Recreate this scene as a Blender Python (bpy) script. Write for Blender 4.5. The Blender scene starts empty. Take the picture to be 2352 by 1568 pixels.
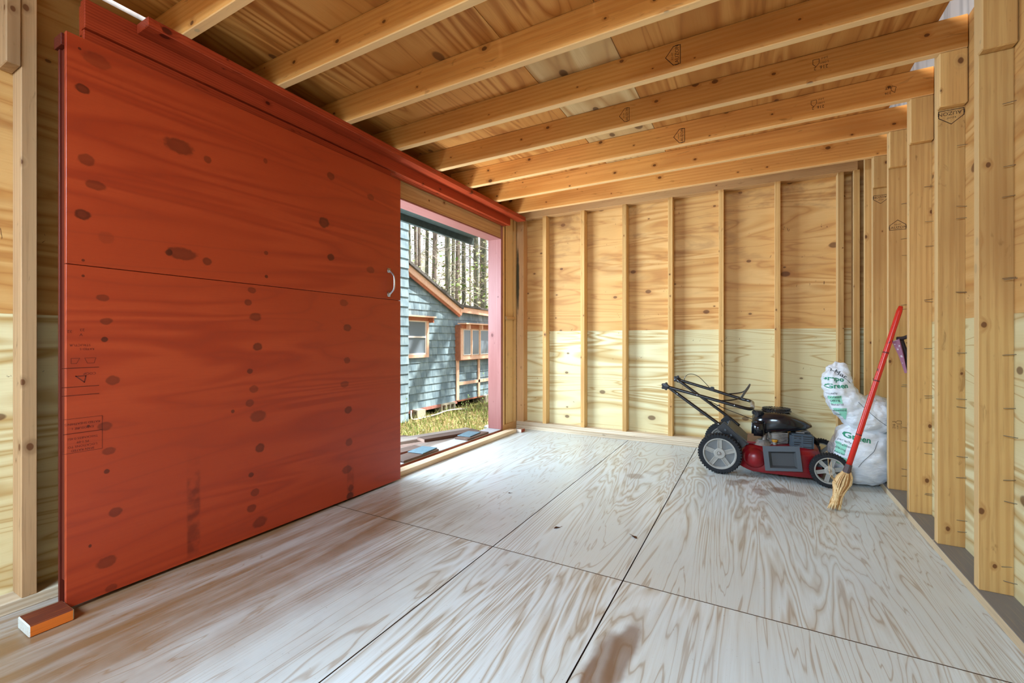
import bpy, bmesh, math, random
from mathutils import Vector, Matrix, noise
from mathutils.bvhtree import BVHTree
random.seed(7)
R = math.radians
SC = bpy.context.scene
COL = SC.collection

# ------------------------------------------------------------------ camera
FPX, YAW, CAMH = 1017.0, 28.84, 0.921
cam_d = bpy.data.cameras.new('camera')
cam_d.sensor_width = 36.0
cam_d.lens = FPX / 2352 * 36
cam_d.shift_y = -3.0 / 2352
cam_d.clip_start = 0.02
cam = bpy.data.objects.new('camera', cam_d)
COL.objects.link(cam)
cam.location = (0, 0, CAMH)
cam.rotation_euler = (R(90), 0, R(YAW))
SC.camera = cam

# ------------------------------------------------------------------ world, sun, added fill lamps
W = bpy.data.worlds.new('sky'); SC.world = W; W.use_nodes = True
bg = W.node_tree.nodes['Background']
bg.inputs[0].default_value = (0.93, 0.96, 1.0, 1); bg.inputs[1].default_value = 1.4

def light(name, kind, loc, aim, energy, color=(1, 1, 1), size=None, angle=None):
    d = bpy.data.lights.new(name, kind); d.energy = energy; d.color = color
    if size: d.shape = 'RECTANGLE'; d.size, d.size_y = size
    if angle: d.angle = angle
    o = bpy.data.objects.new(name, d); COL.objects.link(o); o.location = loc
    o.rotation_euler = Vector(aim).to_track_quat('-Z', 'Y').to_euler()
    return o
light('sun', 'SUN', (6, 5, 12), (-0.42, -0.30, -0.86), 11.0, (1, 0.95, 0.86), angle=R(0.7))
light('added_doorway_fill', 'AREA', (-3.60, 1.85, 1.45), (0.80, 0.08, -0.62), 208, (0.60, 0.81, 1.0), (1.8, 1.2))  # added lamp hidden outside beside the door, boosting light through the doorway
light('ground_bounce_fill', 'AREA', (-3.05, 2.10, -0.30), (0.56, 0.06, 0.83), 230, (0.74, 0.88, 1.0), (1.3, 0.9))  # added unseen fill lamp, in place of light bounced off the ground
light('assumed_front_fill', 'AREA', (-1.15, -1.75, 1.98), (0.10, 0.34, -0.93), 225, (0.56, 0.78, 1.0), (1.6, 0.9))  # added lamp, light from an opening assumed behind the camera
light('assumed_loft_fill', 'AREA', (-0.75, -1.9, 2.95), (0, 1, -0.05), 300, (1.0, 0.96, 0.92), (1.2, 0.8))  # added lamp at an assumed gable opening, brightening the loft
SC.view_settings.view_transform = 'Standard'
SC.view_settings.look = 'None'
SC.view_settings.exposure = 0.12
SC.view_settings.gamma = 1.0
SC.view_settings.use_curve_mapping = False
SC.cycles.max_bounces = 6; SC.cycles.diffuse_bounces = 3; SC.cycles.glossy_bounces = 2; SC.cycles.transmission_bounces = 2
SC.cycles.use_adaptive_sampling = True; SC.cycles.adaptive_threshold = 0.06
SC.cycles.caustics_reflective = False; SC.cycles.caustics_refractive = False

# ------------------------------------------------------------------ material helpers
def lin(r, g, b):
    f = lambda c: (c / 255) / 12.92 if c / 255 <= 0.04045 else (((c / 255) + 0.055) / 1.055) ** 2.4
    return (f(r), f(g), f(b), 1)

class NM:
    """small wrapper that builds a node material"""
    def __init__(s, name, rough=0.6, spec=0.3):
        s.m = bpy.data.materials.new(name); s.m.use_nodes = True
        s.t = s.m.node_tree; s.b = s.t.nodes['Principled BSDF']
        s.b.inputs['Roughness'].default_value = rough
        s.b.inputs['Specular IOR Level'].default_value = spec
    def put(s, sock, v):
        if isinstance(v, bpy.types.NodeSocket): s.t.links.new(v, sock)
        else: sock.default_value = v
    def n(s, kind, ins=None, out=0, **props):
        nd = s.t.nodes.new(kind)
        for k, v in props.items(): setattr(nd, k, v)
        for k, v in (ins or {}).items(): s.put(nd.inputs[k], v)
        return nd.outputs[out]
    def math(s, op, a, b=0.0, c=None, clamp=False):
        d = {0: a, 1: b}
        if c is not None: d[2] = c
        return s.n('ShaderNodeMath', d, operation=op, use_clamp=clamp)
    def vm(s, op, a, b=(0, 0, 0)):
        return s.n('ShaderNodeVectorMath', {0: a, 1: b}, operation=op)
    def vlen(s, a):
        return s.n('ShaderNodeVectorMath', {0: a}, out=1, operation='LENGTH')
    def mix(s, f, a, b, mode='MIX'):
        nd = s.t.nodes.new('ShaderNodeMix'); nd.data_type = 'RGBA'; nd.blend_type = mode
        s.put(nd.inputs[0], f); s.put(nd.inputs[6], a); s.put(nd.inputs[7], b)
        return nd.outputs[2]
    def step(s, v, lo, hi, a=0.0, b=1.0):
        return s.n('ShaderNodeMapRange', {0: v, 1: lo, 2: hi, 3: a, 4: b}, interpolation_type='SMOOTHSTEP')
    def noise(s, vec, scale, detail=2.0, rough=0.5, dist=0.0, out=0):
        return s.n('ShaderNodeTexNoise', {'Vector': vec, 'Scale': scale, 'Detail': detail, 'Roughness': rough, 'Distortion': dist}, out=out)
    def obj(s): return s.n('ShaderNodeTexCoord', out=3)
    def rnd(s): return s.n('ShaderNodeObjectInfo', out=5)
    def sep(s, v):
        nd = s.t.nodes.new('ShaderNodeSeparateXYZ'); s.put(nd.inputs[0], v); return nd.outputs
    def comb(s, x, y, z): return s.n('ShaderNodeCombineXYZ', {0: x, 1: y, 2: z})
    def bump(s, h, strength=0.3, dist=0.002):
        s.t.links.new(s.n('ShaderNodeBump', {'Strength': strength, 'Distance': dist, 'Height': h}), s.b.inputs['Normal'])
    def color(s, c): s.put(s.b.inputs['Base Color'], c)

MATS = {}
def flat(name, c, rough=0.5, metal=0.0, spec=0.4, var=0.0, scale=20.0):
    k = NM(name, rough, spec)
    k.b.inputs['Metallic'].default_value = metal
    if var:
        n = k.noise(k.obj(), scale, 3)
        k.color(k.mix(k.step(n, 0.3, 0.7), tuple(x * (1 - var) for x in c[:3]) + (1,), tuple(min(1, x * (1 + var)) for x in c[:3]) + (1,)))
    else: k.color(c)
    MATS[name] = k.m
    return k.m

def lumber(name, light_c, mid_c, dark_c, knot_c=lin(96, 52, 22), knots=0.42, rough=0.6, var=0.16, ring=30, stain=None, edge=None):
    """sawn softwood: grain runs along local X"""
    k = NM(name, rough, 0.25)
    rn = k.rnd()
    off = k.comb(k.math('MULTIPLY', rn, 31.7), k.math('MULTIPLY_ADD', k.math('FRACT', k.math('MULTIPLY', rn, 17.3)), 0.16, -0.02), k.math('MULTIPLY_ADD', k.math('FRACT', k.math('MULTIPLY', rn, 53.1)), 0.12, 0.02))
    p = k.vm('ADD', k.obj(), off)
    q = k.sep(p)
    kv = k.comb(k.math('MULTIPLY', q[0], 5.2), k.math('MULTIPLY', k.math('ADD', q[1], q[2]), 7.5), 0.0)
    vo = k.t.nodes.new('ShaderNodeTexVoronoi'); vo.voronoi_dimensions = '2D'
    k.put(vo.inputs['Vector'], kv); vo.inputs['Scale'].default_value = 1.0
    cc = k.n('ShaderNodeSeparateColor', {0: vo.outputs['Color']}, out=0)
    c2 = k.n('ShaderNodeSeparateColor', {0: vo.outputs['Color']}, out=1)
    d = k.math('ADD', vo.outputs['Distance'], k.math('MULTIPLY', k.math('SUBTRACT', k.noise(kv, 9.0, 2), 0.5), 0.03))
    on = k.math('LESS_THAN', cc, knots)
    rad = k.math('MULTIPLY_ADD', k.math('MULTIPLY', c2, c2), 0.075, 0.022)
    rel = k.math('DIVIDE', d, rad)
    kn = k.math('MULTIPLY', on, k.step(rel, 0.75, 1.15, 1.0, 0.0))
    halo = k.math('MULTIPLY', on, k.step(rel, 0.8, 3.2, 1.0, 0.0))
    ph = k.math('MULTIPLY', halo, 5.0)
    wv = k.n('ShaderNodeTexWave', {'Vector': k.vm('MULTIPLY', p, (0.12, 1, 1)), 'Scale': ring, 'Distortion': 5.0, 'Detail': 2.0, 'Detail Scale': 0.35, 'Phase Offset': ph}, out=1, wave_type='RINGS', rings_direction='X', wave_profile='SIN')
    fib = k.noise(k.vm('MULTIPLY', p, (5, 170, 170)), 1.0, 3, 0.6)
    big = k.noise(k.vm('MULTIPLY', p, (1.2, 7, 7)), 1.0, 2)
    c = k.mix(k.math('MULTIPLY', k.step(wv, 0.25, 0.95), 0.7), light_c, mid_c)
    c = k.mix(k.math('MULTIPLY', k.step(fib, 0.45, 0.8), 0.4), c, dark_c)
    c = k.mix(k.math('MULTIPLY', k.step(big, 0.4, 0.8), 0.6), c, dark_c)
    hs = k.t.nodes.new('ShaderNodeHueSaturation')
    k.put(hs.inputs['Value'], k.math('MULTIPLY_ADD', k.math('FRACT', k.math('MULTIPLY', rn, 91.7)), 2 * var, 1 - var))
    k.put(hs.inputs['Color'], c); c = hs.outputs[0]
    sm = k.noise(k.vm('MULTIPLY', p, (10, 34, 34)), 1.0, 3, .6, .8)
    c = k.mix(k.math('MULTIPLY', k.step(sm, 0.63, 0.76), 0.5), c, tuple(x * .62 for x in dark_c[:3]) + (1,))
    c = k.mix(k.math('MULTIPLY', halo, 0.5), c, dark_c)
    c = k.mix(k.math('MULTIPLY', kn, 0.85), c, knot_c)
    if edge:   # narrow faces paler, putting floor bounce and doorway light into the colour
        nz = k.math('ABSOLUTE', k.sep(k.n('ShaderNodeTexCoord', out=1))[2])
        c = k.mix(k.math('MULTIPLY', k.step(nz, .6, .8), .6), c, edge)
    if stain: c = stain(k, c)
    k.color(c)
    MATS[name] = k.m
    return k.m

def ell(k, x, y, cx, cy, rx, ry, soft=0.35, wob=None):
    """soft ellipse mask on two coordinates"""
    v = k.comb(k.math('MULTIPLY_ADD', x, 1 / rx, -cx / rx), k.math('MULTIPLY_ADD', y, 1 / ry, -cy / ry), 0.0)
    L = k.vlen(v)
    if wob is not None: L = k.math('ADD', L, wob)
    return k.step(L, 1 - soft, 1 + soft, 1.0, 0.0)

def plywood(name, c_lo, c_mid, c_hi, freq=22.0, stretch=(0.55, 3.0), line=None, line_amt=0.55, knots=0.0, knot_c=lin(90, 50, 25),
            rough=0.6, spec=0.3, var=0.06, extra=None, warp=0.8, ticks=0.0, fibre=0.35, kscale=(2.6, 4.2), detail=2.5):
    """rotary-cut veneer: contour-like grain along local X, face in local XY or XZ"""
    k = NM(name, rough, spec)
    rn = k.rnd()
    o = k.obj()
    p = k.vm('ADD', o, k.comb(k.math('MULTIPLY', rn, 23.1), k.math('MULTIPLY', rn, 11.3), k.math('MULTIPLY', rn, 5.7)))
    q = k.sep(p)
    v2 = k.math('ADD', q[1], q[2])
    pv = k.comb(k.math('MULTIPLY', q[0], stretch[0]), k.math('MULTIPLY', v2, stretch[1]), rn)
    n1 = k.noise(pv, 1.0, detail, 0.45, warp)
    wv = k.math('PINGPONG', k.math('MULTIPLY', n1, freq), 1.0)
    fib = k.noise(k.comb(k.math('MULTIPLY', q[0], 6), k.math('MULTIPLY', v2, 200), 0.0), 1.0, 3, 0.6)
    big = k.noise(k.comb(k.math('MULTIPLY', q[0], 0.8), k.math('MULTIPLY', v2, 2.0), 3.0), 1.0, 2)
    c = k.mix(k.step(wv, 0.15, 0.85), c_lo, c_hi)
    c = k.mix(k.step(big, 0.35, 0.65), c, c_mid)
    if line is not None:
        c = k.mix(k.math('MULTIPLY', k.step(wv, 0.0, 0.22, 1.0, 0.0), line_amt), c, line)
    c = k.mix(k.math('MULTIPLY', k.step(fib, 0.42, 0.75), fibre), c, c_lo)
    if knots:
        kv = k.comb(k.math('MULTIPLY', q[0], kscale[0]), k.math('MULTIPLY', v2, kscale[1]), 0.0)
        vo = k.t.nodes.new('ShaderNodeTexVoronoi'); vo.voronoi_dimensions = '2D'
        k.put(vo.inputs['Vector'], kv); vo.inputs['Scale'].default_value = 1.0
        sc = k.t.nodes.new('ShaderNodeSeparateColor'); k.put(sc.inputs[0], vo.outputs['Color'])
        on = k.math('LESS_THAN', sc.outputs[0], knots)
        rad = k.math('MULTIPLY_ADD', k.math('MULTIPLY', sc.outputs[1], sc.outputs[1]), 0.09, 0.03)
        rel = k.math('DIVIDE', vo.outputs['Distance'], rad)
        c = k.mix(k.math('MULTIPLY', k.math('MULTIPLY', on, k.step(rel, 0.9, 2.6, 1.0, 0.0)), 0.25), c, line or c_lo)
        c = k.mix(k.math('MULTIPLY', k.math('MULTIPLY', on, k.step(rel, 0.7, 1.1, 1.0, 0.0)), 0.75), c, knot_c)
    if ticks:
        tv = k.noise(k.comb(k.math('MULTIPLY', q[0], 45), k.math('MULTIPLY', v2, 22), 7.0), 1.0, 2, 0.6, 1.0)
        tm = k.math('MULTIPLY', k.step(tv, 0.68, 0.74), k.step(k.math('PINGPONG', k.math('MULTIPLY', v2, 9.0), 1.0), 0.75, 0.85))
        c = k.mix(k.math('MULTIPLY', tm, ticks), c, knot_c)
    if var:
        hs = k.t.nodes.new('ShaderNodeHueSaturation')
        k.put(hs.inputs['Value'], k.math('MULTIPLY_ADD', rn, 2 * var, 1 - var)); k.put(hs.inputs['Color'], c); c = hs.outputs[0]
    if extra: c = extra(k, c, o)
    k.color(c)
    MATS[name] = k.m
    return k.m

def two_tone(name, top, side, end):
    k = NM(name, 0.55, 0.3)
    nrm = k.sep(k.n('ShaderNodeTexCoord', out=1)); o_ = k.obj()
    fib = k.noise(k.vm('MULTIPLY', o_, (8, 160, 160)), 1.0, 3)
    c = k.mix(k.step(nrm[2], 0.5, 0.6), side, top)
    c = k.mix(k.step(k.math('ABSOLUTE', nrm[0]), 0.5, 0.6), c, end)
    k.color(k.mix(k.math('MULTIPLY', k.step(fib, 0.45, 0.75), 0.35), c, tuple(x * 0.6 for x in side[:3]) + (1,)))
    return k.m
# ------------------------------------------------------------------ geometry helpers
def link(name, me, mat=None, parent=None, loc=None):
    o = bpy.data.objects.new(name, me); COL.objects.link(o)
    if mat is not None and me is not None:
        me.materials.clear(); me.materials.append(mat)
    if parent is not None: o.parent = parent
    if loc is not None: o.location = loc
    return o
def mesh_of(bm, name='mesh', smooth=False):
    bmesh.ops.recalc_face_normals(bm, faces=bm.faces)
    me = bpy.data.meshes.new(name); bm.to_mesh(me); bm.free()
    if smooth: me.polygons.foreach_set('use_smooth', [True] * len(me.polygons))
    return me
def tag(o, label=None, cat=None, group=None, kind=None):
    if label: o['label'] = label
    if cat: o['category'] = cat
    if group: o['group'] = group
    if kind: o['kind'] = kind
    return o
def root(name, loc=(0, 0, 0), rz=0.0, **kw):
    o = bpy.data.objects.new(name, None); COL.objects.link(o); o.location = loc; o.rotation_euler = (0, 0, rz)
    o.empty_display_size = 0.1
    return tag(o, **kw)
def bx(bm, x0, x1, y0, y1, z0, z1, M=None):
    vs = [bm.verts.new((x, y, z)) for x in (x0, x1) for y in (y0, y1) for z in (z0, z1)]
    if M is not None:
        for v in vs: v.co = M @ v.co
    for f in ((0, 1, 3, 2), (4, 6, 7, 5), (0, 4, 5, 1), (2, 3, 7, 6), (0, 2, 6, 4), (1, 5, 7, 3)):
        bm.faces.new([vs[i] for i in f])
    return vs
def board(name, x0, x1, y0, y1, z0, z1, mat, parent=None, bevel=0.0015, axis=None, M=None):
    """a plank in world axes; its local X follows its long side so that grain runs along it"""
    d = (x1 - x0, y1 - y0, z1 - z0)
    a = axis if axis is not None else max(range(3), key=lambda i: d[i])
    c = Vector(((x0 + x1) / 2, (y0 + y1) / 2, (z0 + z1) / 2))
    if a == 0: rot, e = Matrix.Identity(3), d
    elif a == 1: rot, e = Matrix(((0, -1, 0), (1, 0, 0), (0, 0, 1))), (d[1], d[0], d[2])
    else: rot, e = Matrix(((0, 0, -1), (0, 1, 0), (1, 0, 0))), (d[2], d[1], d[0])
    bm = bmesh.new()
    bx(bm, -e[0] / 2, e[0] / 2, -e[1] / 2, e[1] / 2, -e[2] / 2, e[2] / 2)
    if bevel: bmesh.ops.bevel(bm, geom=list(bm.edges), offset=bevel, segments=1, affect='EDGES')
    o = link(name, mesh_of(bm, name), mat, parent)
    T = Matrix.Translation(c) @ rot.to_4x4()
    o.matrix_basis = (M @ T) if M is not None else T
    return o
def tube(bm, pts, rad, n=8, cap=True):
    """tube along points; rad is one radius or one per point"""
    P = [Vector(p) for p in pts]
    rs = rad if isinstance(rad, (list, tuple)) else [rad] * len(P)
    rings = []; up = None
    for i, p in enumerate(P):
        t = (P[min(i + 1, len(P) - 1)] - P[max(i - 1, 0)]).normalized()
        if up is None:
            up = Vector((0, 0, 1)) if abs(t.z) < 0.9 else Vector((1, 0, 0))
        a = t.cross(up)
        if a.length < 1e-5: a = t.orthogonal()
        a.normalize(); b = a.cross(t).normalized(); up = b
        rings.append([bm.verts.new(p + (a * math.cos(2 * math.pi * j / n) + b * math.sin(2 * math.pi * j / n)) * rs[i]) for j in range(n)])
    for r0, r1 in zip(rings, rings[1:]):
        for j in range(n): bm.faces.new((r0[j], r0[(j + 1) % n], r1[(j + 1) % n], r1[j]))
    if cap:
        bm.faces.new(rings[0][::-1]); bm.faces.new(rings[-1])
    return rings
def lathe(bm, prof, M, n=24, close=False):
    """profile of (radius, height) turned about local Z, placed with M"""
    rings = []
    for r, h in prof:
        if r < 1e-6: rings.append([bm.verts.new(M @ Vector((0, 0, h)))])
        else: rings.append([bm.verts.new(M @ Vector((r * math.cos(2 * math.pi * j / n), r * math.sin(2 * math.pi * j / n), h))) for j in range(n)])
    pairs = list(zip(rings, rings[1:]))
    if close: pairs.append((rings[-1], rings[0]))
    for a, b in pairs:
        for j in range(n):
            A, B = a[j % len(a)], a[(j + 1) % len(a)]; C_, D = b[(j + 1) % len(b)], b[j % len(b)]
            f = []
            for v in (A, B, C_, D):
                if v not in f: f.append(v)
            if len(f) > 2: bm.faces.new(f)
def smooth_curve(pts, n=8):
    """Catmull-Rom through points"""
    P = [Vector(p) for p in pts]; out = []
    for i in range(len(P) - 1):
        a, b, c, d = P[max(i - 1, 0)], P[i], P[i + 1], P[min(i + 2, len(P) - 1)]
        for j in range(n):
            t = j / n
            out.append(0.5 * ((2 * b) + (c - a) * t + (2 * a - 5 * b + 4 * c - d) * t * t + (3 * b - a - 3 * c + d) * t ** 3))
    out.append(P[-1]); return out
def text_bm(body, size, bold=0.0):
    cu = bpy.data.curves.new('t', 'FONT'); cu.body = body; cu.size = size; cu.align_x = 'CENTER'; cu.align_y = 'CENTER'
    cu.resolution_u = 2; cu.offset = bold
    o = bpy.data.objects.new('t', cu); COL.objects.link(o)
    dg = bpy.context.evaluated_depsgraph_get(); dg.update()
    me = bpy.data.meshes.new_from_object(o.evaluated_get(dg))
    bm = bmesh.new(); bm.from_mesh(me)
    bpy.data.objects.remove(o); bpy.data.curves.remove(cu); bpy.data.meshes.remove(me)
    return bm
def outline(bm, pts, w):
    """thin closed line loop drawn as flat quads in XY"""
    for a, b in zip(pts, pts[1:] + pts[:1]):
        a, b = Vector((*a, 0)), Vector((*b, 0)); t = (b - a).normalized(); nn = Vector((-t.y, t.x, 0)) * w / 2
        bm.faces.new([bm.verts.new(v) for v in (a - nn - t * w / 2, b - nn + t * w / 2, b + nn + t * w / 2, a + nn - t * w / 2)])
def join_bm(dst, src, M=Matrix.Identity(4)):
    mp = {}
    for v in src.verts: mp[v] = dst.verts.new(M @ v.co)
    for f in src.faces:
        try: dst.faces.new([mp[v] for v in f.verts])
        except ValueError: pass
    src.free()
def stamp(name, parts, M, mat, parent):
    """ink mark: text and outlines laid flat on a face; M maps the mark's XY plane to world"""
    bm = bmesh.new()
    for p in parts:
        if p[0] == 't': join_bm(bm, text_bm(p[1], p[2], p[5] if len(p) > 5 else 0.0), Matrix.Translation((p[3], p[4], 0)))
        else: outline(bm, p[1], p[2])
    for v in bm.verts: v.co = M @ v.co
    me = bpy.data.meshes.new(name); bm.to_mesh(me); bm.free()
    o = link(name, me, mat)
    if parent is not None:
        o.parent = parent
        bpy.context.view_layer.update()
        o.matrix_parent_inverse = parent.matrix_world.inverted()
    return o
def frame_m(o, xdir, ydir):
    """matrix with origin o and given x, y directions"""
    x, y = Vector(xdir).normalized(), Vector(ydir).normalized(); z = x.cross(y)
    return Matrix(((x.x, y.x, z.x, o[0]), (x.y, y.y, z.y, o[1]), (x.z, y.z, z.z, o[2]), (0, 0, 0, 1)))

# ------------------------------------------------------------------ materials
LUM = lumber('joist_wood', lin(236, 170, 94), lin(226, 154, 77), lin(186, 115, 52), ring=15, knots=0.62, edge=lin(244, 212, 160))
STUD = lumber('stud_wood', lin(214, 168, 104), lin(200, 150, 88), lin(164, 112, 60), knots=0.58, ring=13, var=0.2, edge=lin(238, 204, 150))
PLATE = lumber('plate_wood', lin(224, 205, 178), lin(196, 170, 138), lin(150, 126, 100), knots=0.2, ring=22)
HEAD = lumber('header_wood', lin(214, 170, 118), lin(192, 146, 96), lin(160, 112, 66), knots=0.3)
REDL = lumber('red_stained_lumber', lin(172, 66, 36), lin(150, 50, 24), lin(112, 32, 14), knot_c=lin(66, 16, 8), knots=0.2, rough=0.42, var=0.06)
REDD = lumber('dark_red_edge', lin(104, 38, 24), lin(88, 30, 18), lin(64, 20, 12), knot_c=lin(40, 12, 8), knots=0.1, rough=0.5, var=0.04)
REDJ = lumber('red_painted_frame', lin(158, 104, 98), lin(148, 92, 86), lin(128, 74, 68), knot_c=lin(90, 30, 20), knots=0.06, rough=0.4, var=0.03)
def wall_stain(k, c, o):
    P = k.n('ShaderNodeNewGeometry'); z = k.sep(P)
    n = k.noise(k.vm('MULTIPLY', P, (1.4, 1.4, 4.0)), 1.6, 4, .6, .6)
    m = k.math('MULTIPLY', k.step(n, .50, .68), k.step(z[2], 1.35, 2.1, .25, 1.0))
    return k.mix(k.math('MULTIPLY', m, .55), c, lin(140, 92, 56))
PLYB_U = plywood('upper_sheathing_wood', lin(200, 146, 82), lin(212, 162, 98), lin(220, 174, 112), freq=13, stretch=(0.5, 4.5), line=lin(176, 114, 62), line_amt=0.5, knots=0.5, var=0.08, ticks=0.8, warp=1.2, extra=wall_stain, kscale=(3.2, 5.0))
PLYB_L = plywood('lower_sheathing_wood', lin(200, 172, 118), lin(222, 206, 158), lin(230, 220, 178), freq=22, stretch=(0.45, 4.2), line=lin(186, 146, 88), line_amt=0.7, knots=0.28, var=0.04, ticks=0.8, warp=0.9, fibre=0.2)
CEIL_A = plywood('loft_deck_wood', lin(184, 116, 52), lin(204, 138, 68), lin(220, 158, 86), freq=16, stretch=(0.5, 4.0), line=lin(150, 84, 38), line_amt=0.45, knots=0.16, var=0.1, warp=1.0)
CEIL_B = plywood('pale_deck_wood', lin(196, 150, 94), lin(212, 174, 118), lin(222, 188, 134), freq=12, stretch=(0.5, 3.5), line=lin(160, 112, 64), line_amt=0.4, knots=0.45, knot_c=lin(70, 36, 20), var=0.05)
WHITEB = plywood('whitewashed_board', lin(196, 198, 204), lin(214, 216, 220), lin(226, 226, 230), freq=10, stretch=(0.4, 5), line=lin(170, 172, 180), line_amt=0.3, knots=0.08, var=0.04)
WHITEB.node_tree.nodes['Principled BSDF'].inputs['Roughness'].default_value = 0.7

def floor_extra(k, c, o):
    pos = k.sep(k.n('ShaderNodeNewGeometry'))
    P = k.n('ShaderNodeNewGeometry')
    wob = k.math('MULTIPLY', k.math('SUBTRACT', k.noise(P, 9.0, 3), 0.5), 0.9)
    # grey weathering in broad patches, brown unweathered strip by the door with its shade painted in
    w = k.noise(P, 1.3, 3, 0.55)
    c = k.mix(k.math('MULTIPLY', k.step(w, 0.38, 0.68), 0.4), c, lin(208, 221, 228))
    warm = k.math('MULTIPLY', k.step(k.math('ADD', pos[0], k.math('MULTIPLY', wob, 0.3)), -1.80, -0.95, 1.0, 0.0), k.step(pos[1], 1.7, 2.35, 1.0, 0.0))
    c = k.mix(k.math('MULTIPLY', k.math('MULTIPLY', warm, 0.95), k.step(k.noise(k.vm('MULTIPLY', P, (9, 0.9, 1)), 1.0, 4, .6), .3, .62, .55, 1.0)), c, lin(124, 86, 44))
    for (cx, cy, rx, ry, a) in ((-0.345, 1.30, 0.034, 0.16, 0.75), (-0.385, 1.20, 0.04, 0.17, 0.7), (-0.405, 1.17, 0.012, 0.09, 0.6), (-0.714, 3.034, 0.055, 0.06, 0.45), (-0.64, 3.16, 0.04, 0.04, 0.25),
                               (-0.135, 3.19, 0.035, 0.06, 0.5), (-0.075, 3.25, 0.04, 0.06, 0.55), (0.03, 3.09, 0.045, 0.06, 0.5), (0.0, 3.16, 0.03, 0.05, 0.3), (0.13, 3.17, 0.06, 0.06, 0.6), (0.21, 3.15, 0.05, 0.05, 0.45), (-0.30, 3.28, 0.05, 0.03, 0.25)):
        c = k.mix(k.math('MULTIPLY', ell(k, pos[0], pos[1], cx, cy, rx, ry, 0.3, wob), a), c, lin(122, 88, 62))
    nz_ = k.math('ABSOLUTE', k.sep(k.n('ShaderNodeNewGeometry', out=1))[2])
    c = k.mix(k.step(nz_, .4, .6, 1.0, 0.0), c, lin(84, 60, 42))     # raw panel edges are dark
    # fine scratches and grit
    g = k.noise(P, 90.0, 2, 0.6)
    c = k.mix(k.math('MULTIPLY', k.step(g, 0.68, 0.76), 0.35), c, lin(110, 92, 76))
    return c
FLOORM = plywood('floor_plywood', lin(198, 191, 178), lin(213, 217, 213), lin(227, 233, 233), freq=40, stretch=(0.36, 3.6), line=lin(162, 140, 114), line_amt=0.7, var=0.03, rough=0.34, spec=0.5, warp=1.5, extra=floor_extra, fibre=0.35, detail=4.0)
INK = flat('stamp_ink', lin(62, 40, 28), 0.8)
DARKGAP = flat('dark_subfloor', lin(46, 36, 28), 0.9)
STEEL = flat('steel', lin(190, 190, 194), 0.3, 1.0)

# ------------------------------------------------------------------ floor
XL, XR, YB, YF = -2.2, 0.6926, 4.094, -2.0       # stud faces: left, right, back; front wall plane
PLX, PRX, PBY = -2.289, 0.7816, 4.183            # sheathing faces
floor = tag(board('floor', -2.34, 0.83, -2.05, 4.23, -0.16, -0.02, DARKGAP, bevel=0), 'bare plywood floor of the shed', 'floor', kind='structure')
def child_board(name, parent, *a, **kw):
    o = board(name, *a, **kw); bpy.context.view_layer.update()
    mw = o.matrix_world.copy(); o.parent = parent; o.matrix_parent_inverse = parent.matrix_world.inverted(); o.matrix_basis = mw
    return o
g = 0.0024
for (y0, y1) in ((1.6906, 4.20), (-0.75, 1.6906), (-2.0, -0.75)):
    for (x0, x1) in ((-2.32, -1.029), (-1.029, -0.446), (-0.446, 0.80)):
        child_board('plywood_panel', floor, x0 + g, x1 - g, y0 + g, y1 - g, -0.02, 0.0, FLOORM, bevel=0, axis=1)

# ------------------------------------------------------------------ back wall
wb = root('wall_back', (0, YB, 0), label='back wall of exposed studs over plywood sheathing', cat='wall', kind='structure')
def part(par, name, *a, **kw):
    return child_board(name, par, *a, **kw)
bpy.context.view_layer.update()
for (x0, x1) in ((-2.30, -0.661), (-0.661, 0.79)):
    part(wb, 'plywood_panel', x0 + .001, x1 - .001, PBY, PBY + 0.012, -0.10, 1.0135, PLYB_L, bevel=0.001, axis=0)
for (x0, x1) in ((-2.30, -1.474), (-1.474, -0.254), (-0.254, 0.79)):
    part(wb, 'plywood_panel', x0 + .001, x1 - .001, PBY, PBY + 0.012, 1.0135, 2.30, PLYB_U, bevel=0.001, axis=0)
part(wb, 'sole_plate', -2.289, 0.78, YB, PBY, 0.038, 0.075, PLATE)
part(wb, 'sole_plate', -2.2, 0.69, YB - 0.006, PBY, 0.0, 0.0375, PLATE)
part(wb, 'top_plate', -2.289, 0.66, YB, PBY, 2.18, 2.256, HEAD)
for k_ in range(7):
    x = -1.8992 + 0.4064 * k_
    part(wb, 'stud', x, x + 0.038, YB, PBY, 0.075, 2.18, STUD)
part(wb, 'stud', 0.634, 0.672, YB, PBY, 0.075, 2.18, STUD)

# corner stud with a dark green resin streak
def green(k, c):
    q = k.sep(k.obj())
    wob = k.math('MULTIPLY', k.math('SUBTRACT', k.noise(k.obj(), 14.0, 2), 0.5), 0.6)
    m = ell(k, q[0], q[2], 0.405, 0.026, 0.34, 0.015, 0.35, wob)
    return k.mix(k.math('MULTIPLY', m, 0.9), c, lin(28, 44, 30))
STUDG = lumber('streaked_stud_wood', lin(228, 180, 128), lin(206, 154, 102), lin(174, 118, 70), knots=0.25, stain=green)
part(wb, 'stud', -2.1995, -2.118, YB, PBY, 0.075, 2.18, STUDG)

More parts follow.
